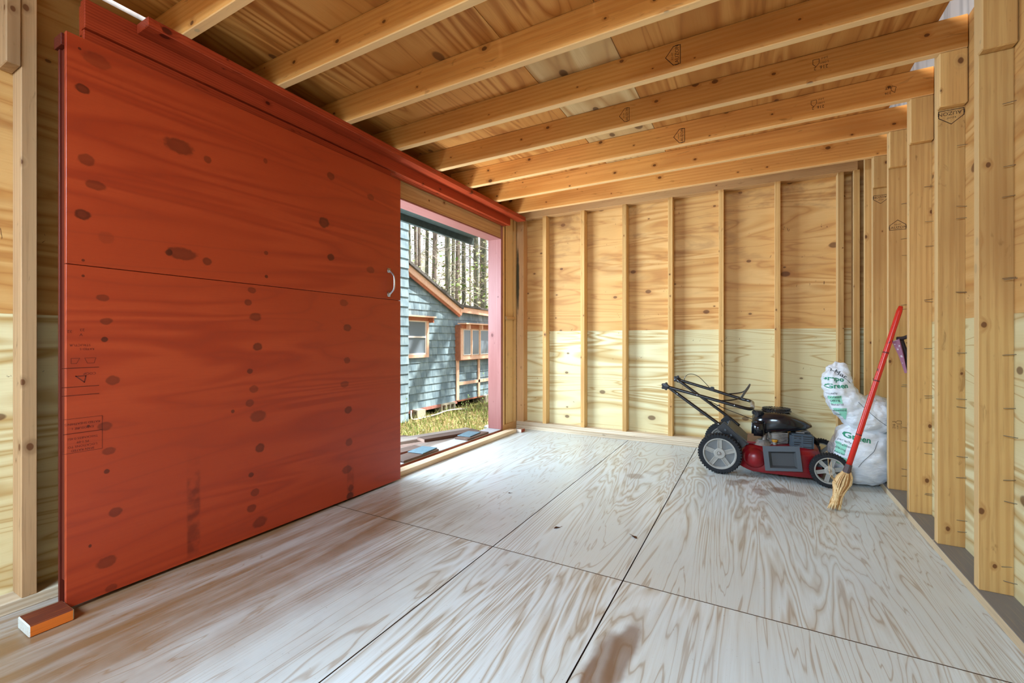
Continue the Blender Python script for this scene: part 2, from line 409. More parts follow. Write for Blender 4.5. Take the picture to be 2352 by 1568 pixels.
# ------------------------------------------------------------------ right wall
wr = root('wall_right', (XR, 0, 0), label='right wall of exposed studs with blocks under the joists', cat='wall', kind='structure')
bpy.context.view_layer.update()
SY0 = 2.1761
for (y0, y1) in ((2.99, 4.19), (0.55, 2.99), (-2.0, 0.55)):
    part(wr, 'plywood_panel', PRX, PRX + 0.012, y0 + .001, y1 - .001, -0.10, 1.0135, PLYB_L, bevel=0.001, axis=1)
    part(wr, 'plywood_panel', PRX, PRX + 0.012, y0 + .001, y1 - .001, 1.0135, 2.285, PLYB_U, bevel=0.001, axis=1)
PLATE2 = two_tone('dusty_plate_wood', lin(128, 122, 118), lin(214, 188, 152), lin(200, 180, 150))
part(wr, 'sole_plate', XR - 0.006, PRX, -2.0, 2.62, 0.0, 0.036, PLATE2)
part(wr, 'sole_plate', XR - 0.006, PRX, 2.622, 4.088, 0.0, 0.036, PLATE2)
rstuds = {}
for k_ in range(-10, 5):
    y = SY0 + 0.4064 * k_
    rstuds[k_] = part(wr, 'stud', XR, PRX, y, y + 0.038, 0.036, 2.288, STUD)
    bl = part(wr, 'support_block', XR - 0.004, PRX - 0.003, y - 0.0385, y - 0.0005, 1.93 + 0.012 * math.sin(k_ * 5), 2.1495, STUD, bevel=0.004)
part(wr, 'stud', XR, PRX, 4.05, 4.088, 0.036, 2.288, STUD)
NAILM = flat('nail_steel', lin(150, 146, 140), 0.35, 0.9)
bmn = bmesh.new(); tube(bmn, [(0, 0, 0), (0.034, 0, 0)], 0.0013, 5); nail_me = mesh_of(bmn, 'nail')
rr = random.Random(5)
for k_ in range(-1, 4):
    for z in (0.12, 0.16, 0.34, 0.42, 0.62, 0.66, 0.88, 1.10, 1.14, 1.42, 1.5, 1.72):
        y = SY0 + 0.4064 * k_
        o = link('nail', nail_me, NAILM, wr)
        o.location = (PRX - XR - 0.030 - rr.random() * 0.004, y - 0.004 - rr.random() * 0.018, z + rr.uniform(-0.03, 0.03)); o.rotation_euler = (0, rr.uniform(-.15, .15), rr.uniform(-.2, .2))

# ------------------------------------------------------------------ left wall
STUDL = lumber('dimmed_stud_wood', lin(182, 144, 104), lin(166, 128, 90), lin(128, 94, 62), knots=0.5, ring=13, var=0.08)  # greyer stud copy, darkened to put the left wall's dimness into the colour
wl = root('wall_left', (XL, 0, 0), label='left wall framing around the sliding door opening', cat='wall', kind='structure')
bpy.context.view_layer.update()
OY0, OY1, OZ0, OZ1 = 2.26, 3.764, 0.042, 1.928
for (y0, y1) in ((-2.0, 0.0), (0.0, OY0)):
    part(wl, 'plywood_panel', PLX - 0.012, PLX, y0 + .001, y1 - .001, -0.10, 1.0135, PLYB_L, bevel=0.001, axis=1)
    part(wl, 'plywood_panel', PLX - 0.012, PLX, y0 + .001, y1 - .001, 1.0135, 2.28, PLYB_U, bevel=0.001, axis=1)
part(wl, 'plywood_panel', PLX - 0.012, PLX, OY1 + .04, 4.19, -0.10, 1.0135, PLYB_L, bevel=0.001)
part(wl, 'plywood_panel', PLX - 0.012, PLX, OY1 + .04, 4.19, 1.0135, 2.28, PLYB_U, bevel=0.001)
part(wl, 'plywood_panel', PLX - 0.012, PLX, OY0, OY1 + .04, 1.95, 2.28, PLYB_U, bevel=0.001)
part(wl, 'sole_plate', PLX, XL, -2.0, OY0, 0.0, 0.038, PLATE)
part(wl, 'sole_plate', PLX, XL, 3.803, 4.09, 0.0, 0.075, HEAD)
part(wl, 'header', PLX, XL, OY0 - .08, 3.802, OZ1 + 0.001, 2.148, HEAD)
for k_ in range(-6, 5):
    y = 0.517 + 0.4064 * k_
    if y < OY0 - 0.1:
        part(wl, 'stud', PLX, XL, y, y + 0.038, 0.038, 2.288, STUDL)
        if y < 0.6: part(wl, 'support_block', PLX + 0.001, XL + 0.004, y - 0.0365, y - 0.0005, 1.855, 2.149, STUDL, bevel=0.003)
part(wl, 'stud', PLX, XL, OY0 - 0.078, OY0 - 0.04, 0.038, 1.928, STUD)
part(wl, 'stud', PLX, XL, 3.803, 3.841, 0.075, 2.42, STUD)
part(wl, 'stud', PLX, XL - 0.012, 3.885, 3.923, 0.075, 2.42, STUD)
part(wl, 'stud', PLX, XL - 0.012, 3.925, 4.035, 0.075, 2.42, STUD)
part(wl, 'stud', PLX, XL, 4.037, 4.09, 0.075, 2.42, STUD)
part(wl, 'siding_board', -2.345, -2.302, OY0 - 1.2, OY0 - 0.002, -0.15, 2.3, flat('blue_grey_siding', lin(120, 136, 150), 0.7, var=0.1))
part(wl, 'siding_board', -2.345, -2.302, OY1 + 0.004, 4.24, -0.15, 2.3, MATS['blue_grey_siding'])

# ------------------------------------------------------------------ wall behind the camera, with a wide opening assumed for the light
wf = root('wall_front', (0, YF, 0), label='front wall with an assumed wide open doorway', cat='wall', kind='structure')
bpy.context.view_layer.update()
part(wf, 'plywood_panel', -2.3, -1.95, YF - 0.06, YF - 0.048, -0.1, 2.28, PLYB_U, bevel=0)
part(wf, 'plywood_panel', 0.45, 0.79, YF - 0.06, YF - 0.048, -0.1, 2.28, PLYB_U, bevel=0)
part(wf, 'plywood_panel', -2.3, 0.79, YF - 0.06, YF - 0.048, 2.28, 2.52, PLYB_U, bevel=0)
for x in (-2.28, -1.99, 0.45, 0.74): part(wf, 'stud', x, x + 0.038, YF - 0.048, YF + 0.04, 0.0, 2.15, STUD)
part(wf, 'header', -2.2, 0.69, YF - 0.048, YF + 0.04, 2.15, 2.28, HEAD)

# ------------------------------------------------------------------ ceiling: joists and loft deck
ce = root('ceiling', (0, 0, 2.15), label='open ceiling of joists under a plywood loft deck', cat='ceiling', kind='structure')
bpy.context.view_layer.update()
joists = {}
for k_ in range(-10, 5):
    y = SY0 + 0.4064 * k_ - 0.0385
    x0 = PLX + 0.001 if y < OY0 - 0.1 else XL + 0.001
    joists[k_] = part(ce, 'joist', x0, PRX - 0.002, y, y + 0.038, 2.15, 2.29, LUM, bevel=0.003)
gx = 0.0015
for (y0, y1) in ((2.98, 4.18), (1.74, 2.98), (-0.70, 1.74), (-2.0, -0.70)):
    for (x0, x1, m) in ((-2.274, -1.938, CEIL_A), (-1.938, -1.015, CEIL_A), (-1.015, -0.575, CEIL_B), (-0.575, 0.689, CEIL_A)):
        if y1 < 1.8 and m is CEIL_B: m = CEIL_A
        part(ce, 'plywood_panel', x0 + gx, x1 - gx, y0 + gx, y1 - gx, 2.2905, 2.306, m, bevel=0.001, axis=1)

# ------------------------------------------------------------------ roof over the loft
rf = root('roof', (-0.754, 0, 3.75), label='shed roof with dark overhanging eave', cat='roof', kind='structure')
bpy.context.view_layer.update()
ROOFM = flat('dark_green_trim', lin(62, 74, 72), 0.7, var=0.15)
SOFF = flat('weathered_soffit', lin(120, 128, 132), 0.8, var=0.1)
def slope(xa, za, xb, zb, y0, y1, mat, name, t=0.02):
    bm = bmesh.new(); d = Vector((xb - xa, 0, zb - za)).normalized(); nn = Vector((-d.z, 0, d.x)); nn = nn if nn.z > 0 else -nn
    P = [Vector((xa, 0, za)), Vector((xb, 0, zb))]
    lo = [(p.x, y, p.z) for y in (y0, y1) for p in P]; hi = [(p.x + nn.x * t, y, p.z + nn.z * t) for y in (y0, y1) for p in P]
    vs = [bm.verts.new(v) for v in lo + hi]
    for f in ((0, 1, 3, 2), (4, 6, 7, 5), (0, 4, 5, 1), (2, 3, 7, 6), (0, 2, 6, 4), (1, 5, 7, 3)): bm.faces.new([vs[i] for i in f])
    o = link(name, mesh_of(bm), mat); o.parent = rf; o.matrix_parent_inverse = rf.matrix_world.inverted(); return o
slope(-0.754, 3.75, -2.88, 2.10, -2.2, 4.30, SOFF, 'roof_slope')
slope(-0.754, 3.75, 1.37, 2.10, -2.2, 4.30, SOFF, 'roof_slope')
part(rf, 'fascia', -2.92, -2.885, -2.2, 4.32, 2.035, 2.13, ROOFM)
part(rf, 'fascia', 1.375, 1.41, -2.2, 4.32, 2.035, 2.13, ROOFM)
part(rf, 'soffit', -2.884, -2.35, -2.15, 4.26, 2.10, 2.112, ROOFM, axis=1)
for s_ in (0, 1):
    x = PRX + 0.014 if s_ else PLX - 0.03
    for i in range(10):
        y = -2.0 + 0.62 * i
        part(rf, 'white_board', x, x + 0.016, y + 0.002, y + 0.618, 2.287, 2.66, WHITEB, bevel=0.001, axis=2)
def gable(y, hole):
    bm = bmesh.new()
    pts = [(-2.3, 2.3), (0.79, 2.3), (0.79, 2.54), (-0.754, 3.74), (-2.3, 2.54)]
    if hole:
        bx(bm, -2.3, -1.5, y, y + .012, 2.3, 3.15); bx(bm, 0.0, 0.79, y, y + .012, 2.3, 3.15)
    else:
        vs = [bm.verts.new((p[0], y, p[1])) for p in pts] + [bm.verts.new((p[0], y + .012, p[1])) for p in pts]
        bm.faces.new(vs[:5]); bm.faces.new(vs[5:][::-1])
        for i in range(5): bm.faces.new((vs[i], vs[(i + 1) % 5], vs[5 + (i + 1) % 5], vs[5 + i]))
    o = link('gable_panel', mesh_of(bm), WHITEB); o.parent = rf; o.matrix_parent_inverse = rf.matrix_world.inverted()
gable(4.184, False); gable(-2.06, True)  # opening in the front gable is assumed, for the loft light

# ------------------------------------------------------------------ lumber stamps (ink)
def house_mark(w): return ('o', [(-w / 2, -w * .34), (w / 2, -w * .34), (w / 2, w * .02), (0, w * .42), (-w / 2, w * .02)], w * 0.035)
def lauzon(w): return [('t', 'LAUZON', w * 0.27, 0, -w * .17), ('t', 'KD-HT', w * 0.13, 0, w * .07), house_mark(w)]
def grade(w): return [('t', '216  2', w * .32, 0, w * .3), ('t', 'S-DRY', w * .18, -w * .2, 0), ('t', 'S-P-F', w * .18, -w * .2, -w * .3), ('o', [(w * .1, -w * .3), (w * .45, -w * .3), (w * .45, 0), (w * .27, w * .18), (w * .1, 0)], w * .03)]
def ht(w): return [('t', '216', w * .3, 0, w * .25), ('t', 'HT', w * .32, 0, -w * .2), ('o', [(-w * .55, -w * .15), (-w * .28, -w * .3), (-w * .2, w * .05), (-w * .45, w * .3)], w * .03)]
def on_joist(k_, x, z, parts, rot):
    y = SY0 + 0.4064 * k_ - 0.0385 - 0.0006
    c_, s_ = math.cos(R(rot)), math.sin(R(rot))
    stamp('stamp', parts, frame_m((x, y, z), (c_, 0, s_), (-s_, 0, c_)), INK, joists[k_])
def on_stud(k_, x, z, parts, rot):
    y = SY0 + 0.4064 * k_ - 0.0006
    c_, s_ = math.cos(R(rot)), math.sin(R(rot))
    stamp('stamp', parts, frame_m((x, y, z), (c_, 0, s_), (-s_, 0, c_)), INK, rstuds[k_])
on_joist(0, -0.33, 2.225, lauzon(0.085), 90)
on_joist(1, -0.66, 2.215, lauzon(0.075), 90)
on_joist(2, -0.42, 2.205, lauzon(0.085), 90)
on_joist(1, 0.27, 2.235, grade(0.07), 180)
on_joist(2, 0.30, 2.225, grade(0.07), 180)
on_joist(2, 0.60, 2.215, ht(0.06), 180)
on_stud(1, 0.737, 1.885, lauzon(0.08), 180)
on_stud(3, 0.735, 1.60, lauzon(0.075), 0)
on_stud(4, 0.735, 1.87, lauzon(0.075), 180)
on_stud(3, 0.735, 0.42, grade(0.055), 90)
# ------------------------------------------------------------------ red sliding door
def dy(px): u = (px - 1176) / FPX; c_, s_ = math.cos(R(YAW)), math.sin(R(YAW)); return -2.0425 * (u * s_ + c_) / (u * c_ - s_)
def dz(px, py): u = (px - 1176) / FPX; c_, s_ = math.cos(R(YAW)), math.sin(R(YAW)); return CAMH + (781 - py) / FPX * (-2.0425 / (u * c_ - s_))
# knots of the two stained sheets as (column, row, half width, half height, strength), measured on the door
KN_UP = [(223, 140, 34, 17, .4), (190, 204, 18, 10, .9), (411, 336, 34, 17, .65), (477, 367, 9, 9, .6), (610, 370, 5, 6, .5), (198, 367, 20, 14, .6), (220, 426, 24, 11, .6), (190, 493, 20, 12, .9), (245, 546, 18, 14, .25),
         (418, 583, 36, 14, .7), (388, 580, 8, 8, .8), (476, 601, 11, 9, .7), (611, 581, 5, 5, .6), (744, 511, 12, 12, .85), (760, 591, 8, 8, .85), (851, 453, 8, 7, .5), (851, 620, 9, 8, .5), (760, 405, 9, 9, .6), (183, 112, 4, 3, .9), (612, 635, 4, 4, .9), (191, 598, 4, 3, .9)]
KN_LO = [(236, 683, 16, 8, .6), (244, 737, 15, 8, .65), (240, 779, 8, 6, .95), (259, 873, 16, 11, .65), (242, 978, 18, 10, .6), (250, 1035, 16, 9, .6), (265, 1175, 16, 11, .65), (245, 1082, 7, 6, .9), (246, 1290, 24, 13, .6), (255, 1350, 14, 9, .5),
         (579, 666, 10, 7, .6), (570, 694, 9, 7, .65), (587, 727, 14, 10, .6), (592, 796, 11, 9, .8), (574, 852, 7, 6, .8), (583, 893, 10, 9, .55), (574, 925, 10, 9, .6), (593, 955, 18, 13, .6), (597, 1028, 11, 10, .8), (577, 1090, 6, 6, .8), (586, 1130, 10, 9, .6), (578, 1167, 11, 9, .65), (597, 1198, 16, 12, .6),
         (790, 695, 10, 8, .5), (798, 752, 9, 8, .7), (797, 827, 7, 7, .6), (792, 882, 10, 8, .5), (800, 941, 9, 8, .75), (802, 1015, 8, 9, .6), (797, 1078, 11, 9, .6), (806, 1120, 6, 8, .6), (804, 1138, 8, 8, .85), (191, 633, 4, 3, .9), (533, 638, 4, 4, .9), (207, 1253, 4, 4, .9), (203, 978, 4, 3, 1.0), (535, 944, 4, 4, .8)]
def door_mat(name, kn, cy, cz):
    def ex(k, c, o):
        q = k.sep(o)
        wob = k.math('MULTIPLY', k.math('SUBTRACT', k.noise(o, 60.0, 2), 0.5), 0.5)
        fade = k.step(q[0], -0.75, 0.75)
        for (px, py, hx, hy, a) in kn:
            Y, Z = dy(px), dz(px, py)
            rx = abs(dy(px + hx) - dy(px - hx)) / 2; rz = hy * abs(dz(px, py) - dz(px, py + 1))
            L = k.vlen(k.comb(k.math('MULTIPLY_ADD', q[0], 1 / rx, -(Y - cy) / rx), k.math('MULTIPLY_ADD', q[2], 1 / rz, -(Z - cz) / rz), 0.0))
            L = k.math('ADD', L, wob)
            c = k.mix(k.math('MULTIPLY', k.step(L, 0.8, 1.15, 1.0, 0.0), a * 0.82), c, lin(46, 12, 6))
            if hx > 8:
                c = k.mix(k.math('MULTIPLY', k.math('MULTIPLY', k.step(L, 0.35, 0.75, 1.0, 0.0), a), 0.25), c, lin(140, 52, 26))
        for (px, y0, y1, a) in ((445, 1020, 1285, .5), (805, 1030, 1150, .35)):
            Y = dy(px)
            m = k.math('MULTIPLY', k.step(k.math('ABSOLUTE', k.math('SUBTRACT', q[0], Y - cy)), 0.018, 0.03, 1.0, 0.0),
                       k.math('MULTIPLY', k.step(q[2], dz(px, y1) - cz, dz(px, y1) - cz + .05), k.step(q[2], dz(px, y0) - cz - .2, dz(px, y0) - cz, 1.0, 0.0)))
            c = k.mix(k.math('MULTIPLY', k.math('MULTIPLY', m, a), k.step(k.noise(o, 22.0, 2), 0.3, 0.6)), c, lin(64, 18, 10))
        return c
    m = plywood(name, lin(156, 50, 22), lin(164, 57, 25), lin(172, 63, 29), freq=16, stretch=(0.45, 4.2), line=lin(136, 46, 26), line_amt=0.3, var=0.0, rough=0.40, spec=0.45, warp=0.9, extra=ex, fibre=0.35)
    return m
DX0, DX1, DY0, DY1, DZ0, DZ1, DSEAM = -2.115, -2.0425, dy(152), dy(920), 0.012, 1.968, 1.180
door = root('door_1', (-2.08, (DY0 + DY1) / 2, 0.012), label='red stained plywood sliding door with a metal pull handle', cat='door', kind='structure')
bpy.context.view_layer.update()
cyd = (DY0 + DY1) / 2
DM_U = door_mat('door_upper_sheet', KN_UP, cyd, (DSEAM + DZ1) / 2)
DM_L = door_mat('door_lower_sheet', KN_LO, cyd, (DZ0 + DSEAM) / 2)
part(door, 'front_panel', DX1 - 0.016, DX1, DY0, DY1, DSEAM + 0.0012, DZ1, DM_U, bevel=0.001)
lowp = part(door, 'front_panel', DX1 - 0.016, DX1, DY0, DY1, DZ0, DSEAM - 0.0012, DM_L, bevel=0.001)
part(door, 'back_panel', DX0, DX0 + 0.012, DY0, DY1, DZ0, DZ1 - 0.03, REDD, bevel=0.001)
part(door, 'stile', DX0 + 0.0125, DX1 - 0.0165, DY0 + 0.006, DY0 + 0.06, 0.095, DZ1 - 0.045, REDD)
part(door, 'stile', DX0 + 0.0125, DX1 - 0.0165, DY1 - 0.06, DY1 - 0.002, 0.03, DZ1 - 0.045, REDL)
part(door, 'rail', DX0 + 0.0125, DX1 - 0.0165, DY0 + 0.062, DY1 - 0.062, 0.02, 0.10, REDL)
part(door, 'rail', DX0 - 0.008, DX1 - 0.0165, DY0 - 0.008, DY1, DZ1 - 0.044, DZ1 - 0.004, REDD)
part(door, 'top_edge', DX0 + 0.012, DX1 - 0.0165, DY0 + 0.004, DY0 + 0.20, DZ1 - 0.0038, DZ1 + 0.0005, lumber('raw_edge_wood', lin(214, 150, 84), lin(196, 124, 60), lin(160, 92, 40), knots=0))
# pull handle: bow with two screwed feet
hy, hz0, hz1 = dy(893), dz(893, 676), dz(893, 621)
hb = bmesh.new()
for z in (hz0, hz1):
    s_ = 1 if z == hz1 else -1
    bx(hb, DX1 + 0.0005, DX1 + 0.003, hy - 0.013, hy + 0.013, z - 0.014, z + 0.014)
pts = smooth_curve([(DX1 + 0.002, hy + .004, hz0), (DX1 + 0.012, hy + .006, hz0 + 0.010), (DX1 + 0.034, hy + .008, hz0 + 0.035), (DX1 + 0.040, hy + .008, (hz0 + hz1) / 2), (DX1 + 0.034, hy + .008, hz1 - 0.035), (DX1 + 0.012, hy + .006, hz1 - 0.010), (DX1 + 0.002, hy + .004, hz1)], 5)
tube(hb, pts, 0.0062, 8)
def child_mesh(parent, name, bm, mat, smooth=False, label=None):
    """mesh given in world coordinates, parented without moving"""
    o = link(name, mesh_of(bm, name, smooth), mat)
    bpy.context.view_layer.update()
    o.parent = parent; o.matrix_parent_inverse = parent.matrix_world.inverted()
    if label: o['label'] = label
    return o
hand = child_mesh(door, 'handle', hb, STEEL, True, 'chrome bow pull handle')
for z in (hz0, hz1):
    for d_ in (-0.007, 0.007):
        sb = bmesh.new(); lathe(sb, [(0, .0045), (.0025, .004), (.003, .003)], frame_m((DX1 + 0.0006, hy - .004, z + d_ * .9), (0, 1, 0), (0, 0, 1)), 8)
        child_mesh(hand, 'screw', sb, NAILM)
# faded mill print on the lower sheet (upside down)
DINK = flat('faded_door_print', lin(92, 28, 16), 0.6)
def on_door(px, py, parts, name='stamp'):
    stamp(name, parts, frame_m((DX1 + 0.0006, dy(px), dz(px, py)), (0, -1, 0), (0, 0, -1)), DINK, lowp)
on_door(184, 792, [('t', 'STRUCTUR', 0.011, 0, 0)])
on_door(200, 801, [('t', 'RATED S', 0.010, 0, 0)])
on_door(190, 828, [('o', [(-.035, -.009), (-.005, -.009), (-.012, .009), (-.03, .009)], .0012), ('o', [(.008, -.009), (.03, -.009), (.03, .009), (.016, .009)], .0012)])
on_door(206, 857, [('t', 'COOP', 0.012, 0, 0)])
on_door(183, 870, [('o', [(-.016, -.01), (.01, -.01), (-.012, .012)], .003)])
on_door(186, 768, [('t', 'V', 0.014, 0, 0)])
on_door(178, 757, [('t', '23', 0.013, -.012, 0), ('t', '32', 0.013, .02, .006)])
for y_ in (844, 887, 906): on_door(188, y_, [('o', [(-.045, 0), (.05, 0), (.05, .0008), (-.045, .0008)], .0012)])
on_door(190, 1000, [('o', [(-.052, -.062), (.05, -.062), (.05, .055), (-.052, .055)], .0012), ('o', [(-.052, -.012), (.05, -.012), (.05, -.0115), (-.052, -.0115)], .0012)] +
        [('t', t_, 0.0105, 0, z_) for t_, z_ in (('RATED SHEATHING', -.044), ('EXPOSURE 1', -.028), ('THICKNESS 0.451', .006), ('PS 1-09', .02), ('LOCATIONS TO', .034), ('SPAN RATED', .047))])

# ------------------------------------------------------------------ red door rail under the joists
rail = root('trim_1', (-2.1, 0.66, 2.1), label='red stained wooden door rail under the joists', cat='rail', kind='structure')
bpy.context.view_layer.update()
part(rail, 'rail_cap', -2.1095, -2.018, 0.805, 3.95, 2.113, 2.1495, REDL, bevel=0.002)
part(rail, 'hanger_board', -2.148, -2.110, 0.652, 3.80, 2.046, 2.1495, REDL, bevel=0.002)
part(rail, 'hanger_board', -2.1865, -2.1485, 0.66, 3.79, 2.042, 2.1495, REDL, bevel=0.002)
part(rail, 'track_fascia', -2.147, -2.126, 0.655, 2.185, 1.90, 2.0455, REDL, bevel=0.002)

# ------------------------------------------------------------------ red door frame
fr = root('trim_2', (-2.27, OY1, 0), label='red painted frame of the sliding door opening', cat='door frame', kind='structure')
bpy.context.view_layer.update()
part(fr, 'jamb', -2.345, XL + 0.004, OY1, OY1 + 0.038, 0.043, 2.06, REDJ, bevel=0.002)
part(fr, 'jamb', -2.345, XL, OY0 - 0.038, OY0, 0.043, OZ1 - 0.014, REDJ, bevel=0.002)
part(fr, 'head', -2.345, XL + 0.001, OY0, OY1 - 0.001, OZ1 - 0.013, OZ1, REDJ, bevel=0.002)
part(fr, 'sill', -2.36, XL + 0.001, OY0 - 0.04, OY1 + 0.04, -0.02, 0.042, two_tone('worn_red_sill', lin(186, 184, 184), lin(150, 76, 54), lin(150, 76, 54)), bevel=0.003)

# ------------------------------------------------------------------ loose wood on the floor
tag(board('guide_strip', -2.176, -2.095, 2.20, 3.90, 0.0003, 0.033, lumber('guide_strip_wood', lin(236, 214, 184), lin(214, 176, 130), lin(184, 136, 86), knots=0.3), bevel=0.004),
    'long bare wood strip on the floor along the door sill', 'wood strip')
tag(board('stop_block', -2.068, -1.966, 0.478, 0.582, 0.0003, 0.037, two_tone('stop_block_wood', lin(96, 44, 30), lin(214, 112, 40), lin(196, 196, 186)), bevel=0.003, axis=1),
    'red topped wooden stop block at the left foot of the sliding door', 'wood block')
tag(board('stop_block', -2.10, -2.045, 3.905, 3.985, 0.0003, 0.032, two_tone('stop_block_wood_pale', lin(186, 158, 140), lin(150, 62, 40), lin(222, 206, 190)), bevel=0.003, axis=1),
    'small pale stop block with a red side in the far left corner', 'wood block')
part(wl, 'nailer_peg', XL + 0.0005, XL + 0.02, 3.85, 4.04, 1.132, 1.160, HEAD, bevel=0.002)

# ------------------------------------------------------------------ lawn mower
MOW = (0.09, 3.62, 0.0)
mw = root('lawn_mower', MOW, label='red and black push lawn mower with folded handle against the back wall', cat='lawn mower')
bpy.context.view_layer.update()
BLK = flat('black_plastic', lin(34, 36, 40), 0.32, spec=0.5)
BLKG = flat('glossy_black_shroud', lin(22, 25, 30), 0.16, spec=0.6)
TIRE = flat('tire_rubber', lin(26, 28, 32), 0.7)
RIM = flat('grey_rim_plastic', lin(164, 160, 152), 0.5, var=0.06)
RIMD = flat('grey_rim_dark', lin(128, 124, 118), 0.55)
REDP = flat('red_deck_paint', lin(128, 14, 24), 0.32, spec=0.5, var=0.18, scale=14)
GREY = flat('dark_grey_plastic', lin(74, 80, 86), 0.45)
GREYB = flat('muffler_grey', lin(70, 82, 92), 0.5)
CAST = flat('cast_aluminium', lin(158, 152, 146), 0.45, 0.6, var=0.15, scale=40)
TUBEM = flat('black_enamel_tube', lin(20, 20, 22), 0.25, spec=0.6)
YEL = flat('yellow_cap', lin(222, 160, 50), 0.4)
def mp(name, bm, mat, parent=None, smooth=False, label=None): return child_mesh(parent or mw, name, bm, mat, smooth, label)
def wheel(cx, cy, Rr, w, spokes, closed, side):
    """axis along Y; side=-1 means the outer face looks to -Y"""
    M = frame_m((cx, cy, Rr), (1, 0, 0), (0, 0, 1))      # local z = -Y
    if side > 0: M = frame_m((cx, cy, Rr), (1, 0, 0), (0, 0, -1))
    h = w / 2; ri = Rr * 0.76
    tb = bmesh.new()
    lathe(tb, [(ri, -h), (Rr * .93, -h), (Rr * .975, -h * .6), (Rr * .975, h * .6), (Rr * .93, h), (ri, h), (ri * .97, h * .7), (ri * .97, -h * .7)], M, 40, close=True)
    n = 44
    for i in range(n):
        a = 2 * math.pi * i / n
        for sgn in (-1, 1):
            aa = a + (math.pi / n if sgn > 0 else 0)
            T = M @ Matrix.Rotation(aa, 4, 'Z')
            bx(tb, Rr * .95, Rr * 1.0, -Rr * .026, Rr * .026, sgn * h * .12, sgn * h * .86, T) if sgn > 0 else bx(tb, Rr * .95, Rr * 1.0, -Rr * .026, Rr * .026, -h * .86, -h * .12, T)
            bx(tb, Rr * .84, Rr * .985, -Rr * .026, Rr * .026, sgn * h * .98 - .002, sgn * h * .98 + .003, T)
    wh = mp('wheel', tb, TIRE)
    rb = bmesh.new()
    lathe(rb, [(ri * .97, -h * .6), (ri * .97, h * .8), (ri * 1.0, h * .98), (ri * .93, h * .98), (ri * .88, h * .55), (ri * .88, -h * .6)], M, 40, close=True)
    for i in range(spokes):
        a = 2 * math.pi * (i + .25) / spokes
        T = M @ Matrix.Rotation(a, 4, 'Z')
        for o_ in (-1, 1): bx(rb, Rr * .2, ri * .92, o_ * Rr * .085 - Rr * .018, o_ * Rr * .085 + Rr * .018, h * .2, h * .72, T)
        bx(rb, Rr * .2, ri * .92, -Rr * .07, Rr * .07, h * .2, h * .5, T)
    lathe(rb, [(0, h * .75), (Rr * .11, h * .75), (Rr * .12, h * .9), (Rr * .235, h * .9), (Rr * .26, h * .75), (Rr * .26, h * .1), (0, h * .1)], M, 28)
    rim = mp('rim', rb, RIM, wh)
    if closed:
        db = bmesh.new(); lathe(db, [(0, h * .28), (ri * .9, h * .28), (ri * .9, h * .1), (0, h * .1)], M, 32); mp('rim_disc', db, RIMD if side > 0 else flat('rim_disc_grey', lin(122, 124, 124), 0.55), wh)
    ab = bmesh.new(); lathe(ab, [(0, h * 1.0), (Rr * .05, h * .98), (Rr * .075, h * .85), (Rr * .075, h * .6)], M, 12); mp('axle_nut', ab, CAST, wh)
    return wh
wheel(-0.219, 3.385, 0.1395, 0.052, 5, True, -1)
wheel(-0.219, 3.848, 0.1395, 0.052, 5, True, 1)
wheel(0.404, 3.385, 0.108, 0.046, 6, False, -1)
wheel(0.404, 3.850, 0.108, 0.046, 6, False, 1)
# deck: lofted shell
def supel(cx, cy, a, b, n=40, e=4.0):
    out = []
    for i in range(n):
        t = 2 * math.pi * i / n; c_, s_ = math.cos(t), math.sin(t)
        out.append((cx + a * math.copysign(abs(c_) ** (2 / e), c_), cy + b * math.copysign(abs(s_) ** (2 / e), s_)))
    return out
def loft(bm, rings, cap0=True, cap1=True):
    V = [[bm.verts.new(p) for p in r] for r in rings]
    n = len(V[0])
    for a, b in zip(V, V[1:]):
        for j in range(n): bm.faces.new((a[j], a[(j + 1) % n], b[(j + 1) % n], b[j]))
    if cap0: bm.faces.new(V[0][::-1])
    if cap1: bm.faces.new(V[-1])
    return V
db = bmesh.new()
rings = []
for z, a, b, e, cx in ((0.036, .250, .215, 5, .130), (0.042, .256, .218, 5, .130), (0.105, .248, .212, 5, .132), (0.165, .240, .205, 4.5, .134), (0.192, .228, .192, 4, .136), (0.206, .20, .165, 3.5, .138), (0.214, .15, .12, 3, .14)):
    rings.append([(x, y, z + (0.022 * max(0, (x - 0.0)) if z > .15 else 0) + (0.03 * max(0, (-0.02 - x) / .1) if z < .05 else 0)) for x, y in supel(cx, 3.62, a, b, 48, e)])
loft(db, rings, False, True)
lathe(db, [(0, .045), (.03, .041), (.055, .026), (.068, 0)], frame_m((-0.005, 3.412, 0.125), (1, 0, 0), (0, 0, 1)), 18)
deck = mp('deck', db, REDP, smooth=True)
# rust-brown top plate of the deck behind the engine
tp = bmesh.new(); bx(tp, -0.09, 0.05, 3.47, 3.78, 0.208, 0.222); bmesh.ops.bevel(tp, geom=list(tp.edges), offset=.005, segments=2, affect='EDGES'); mp('deck_tunnel', tp, REDP, deck)
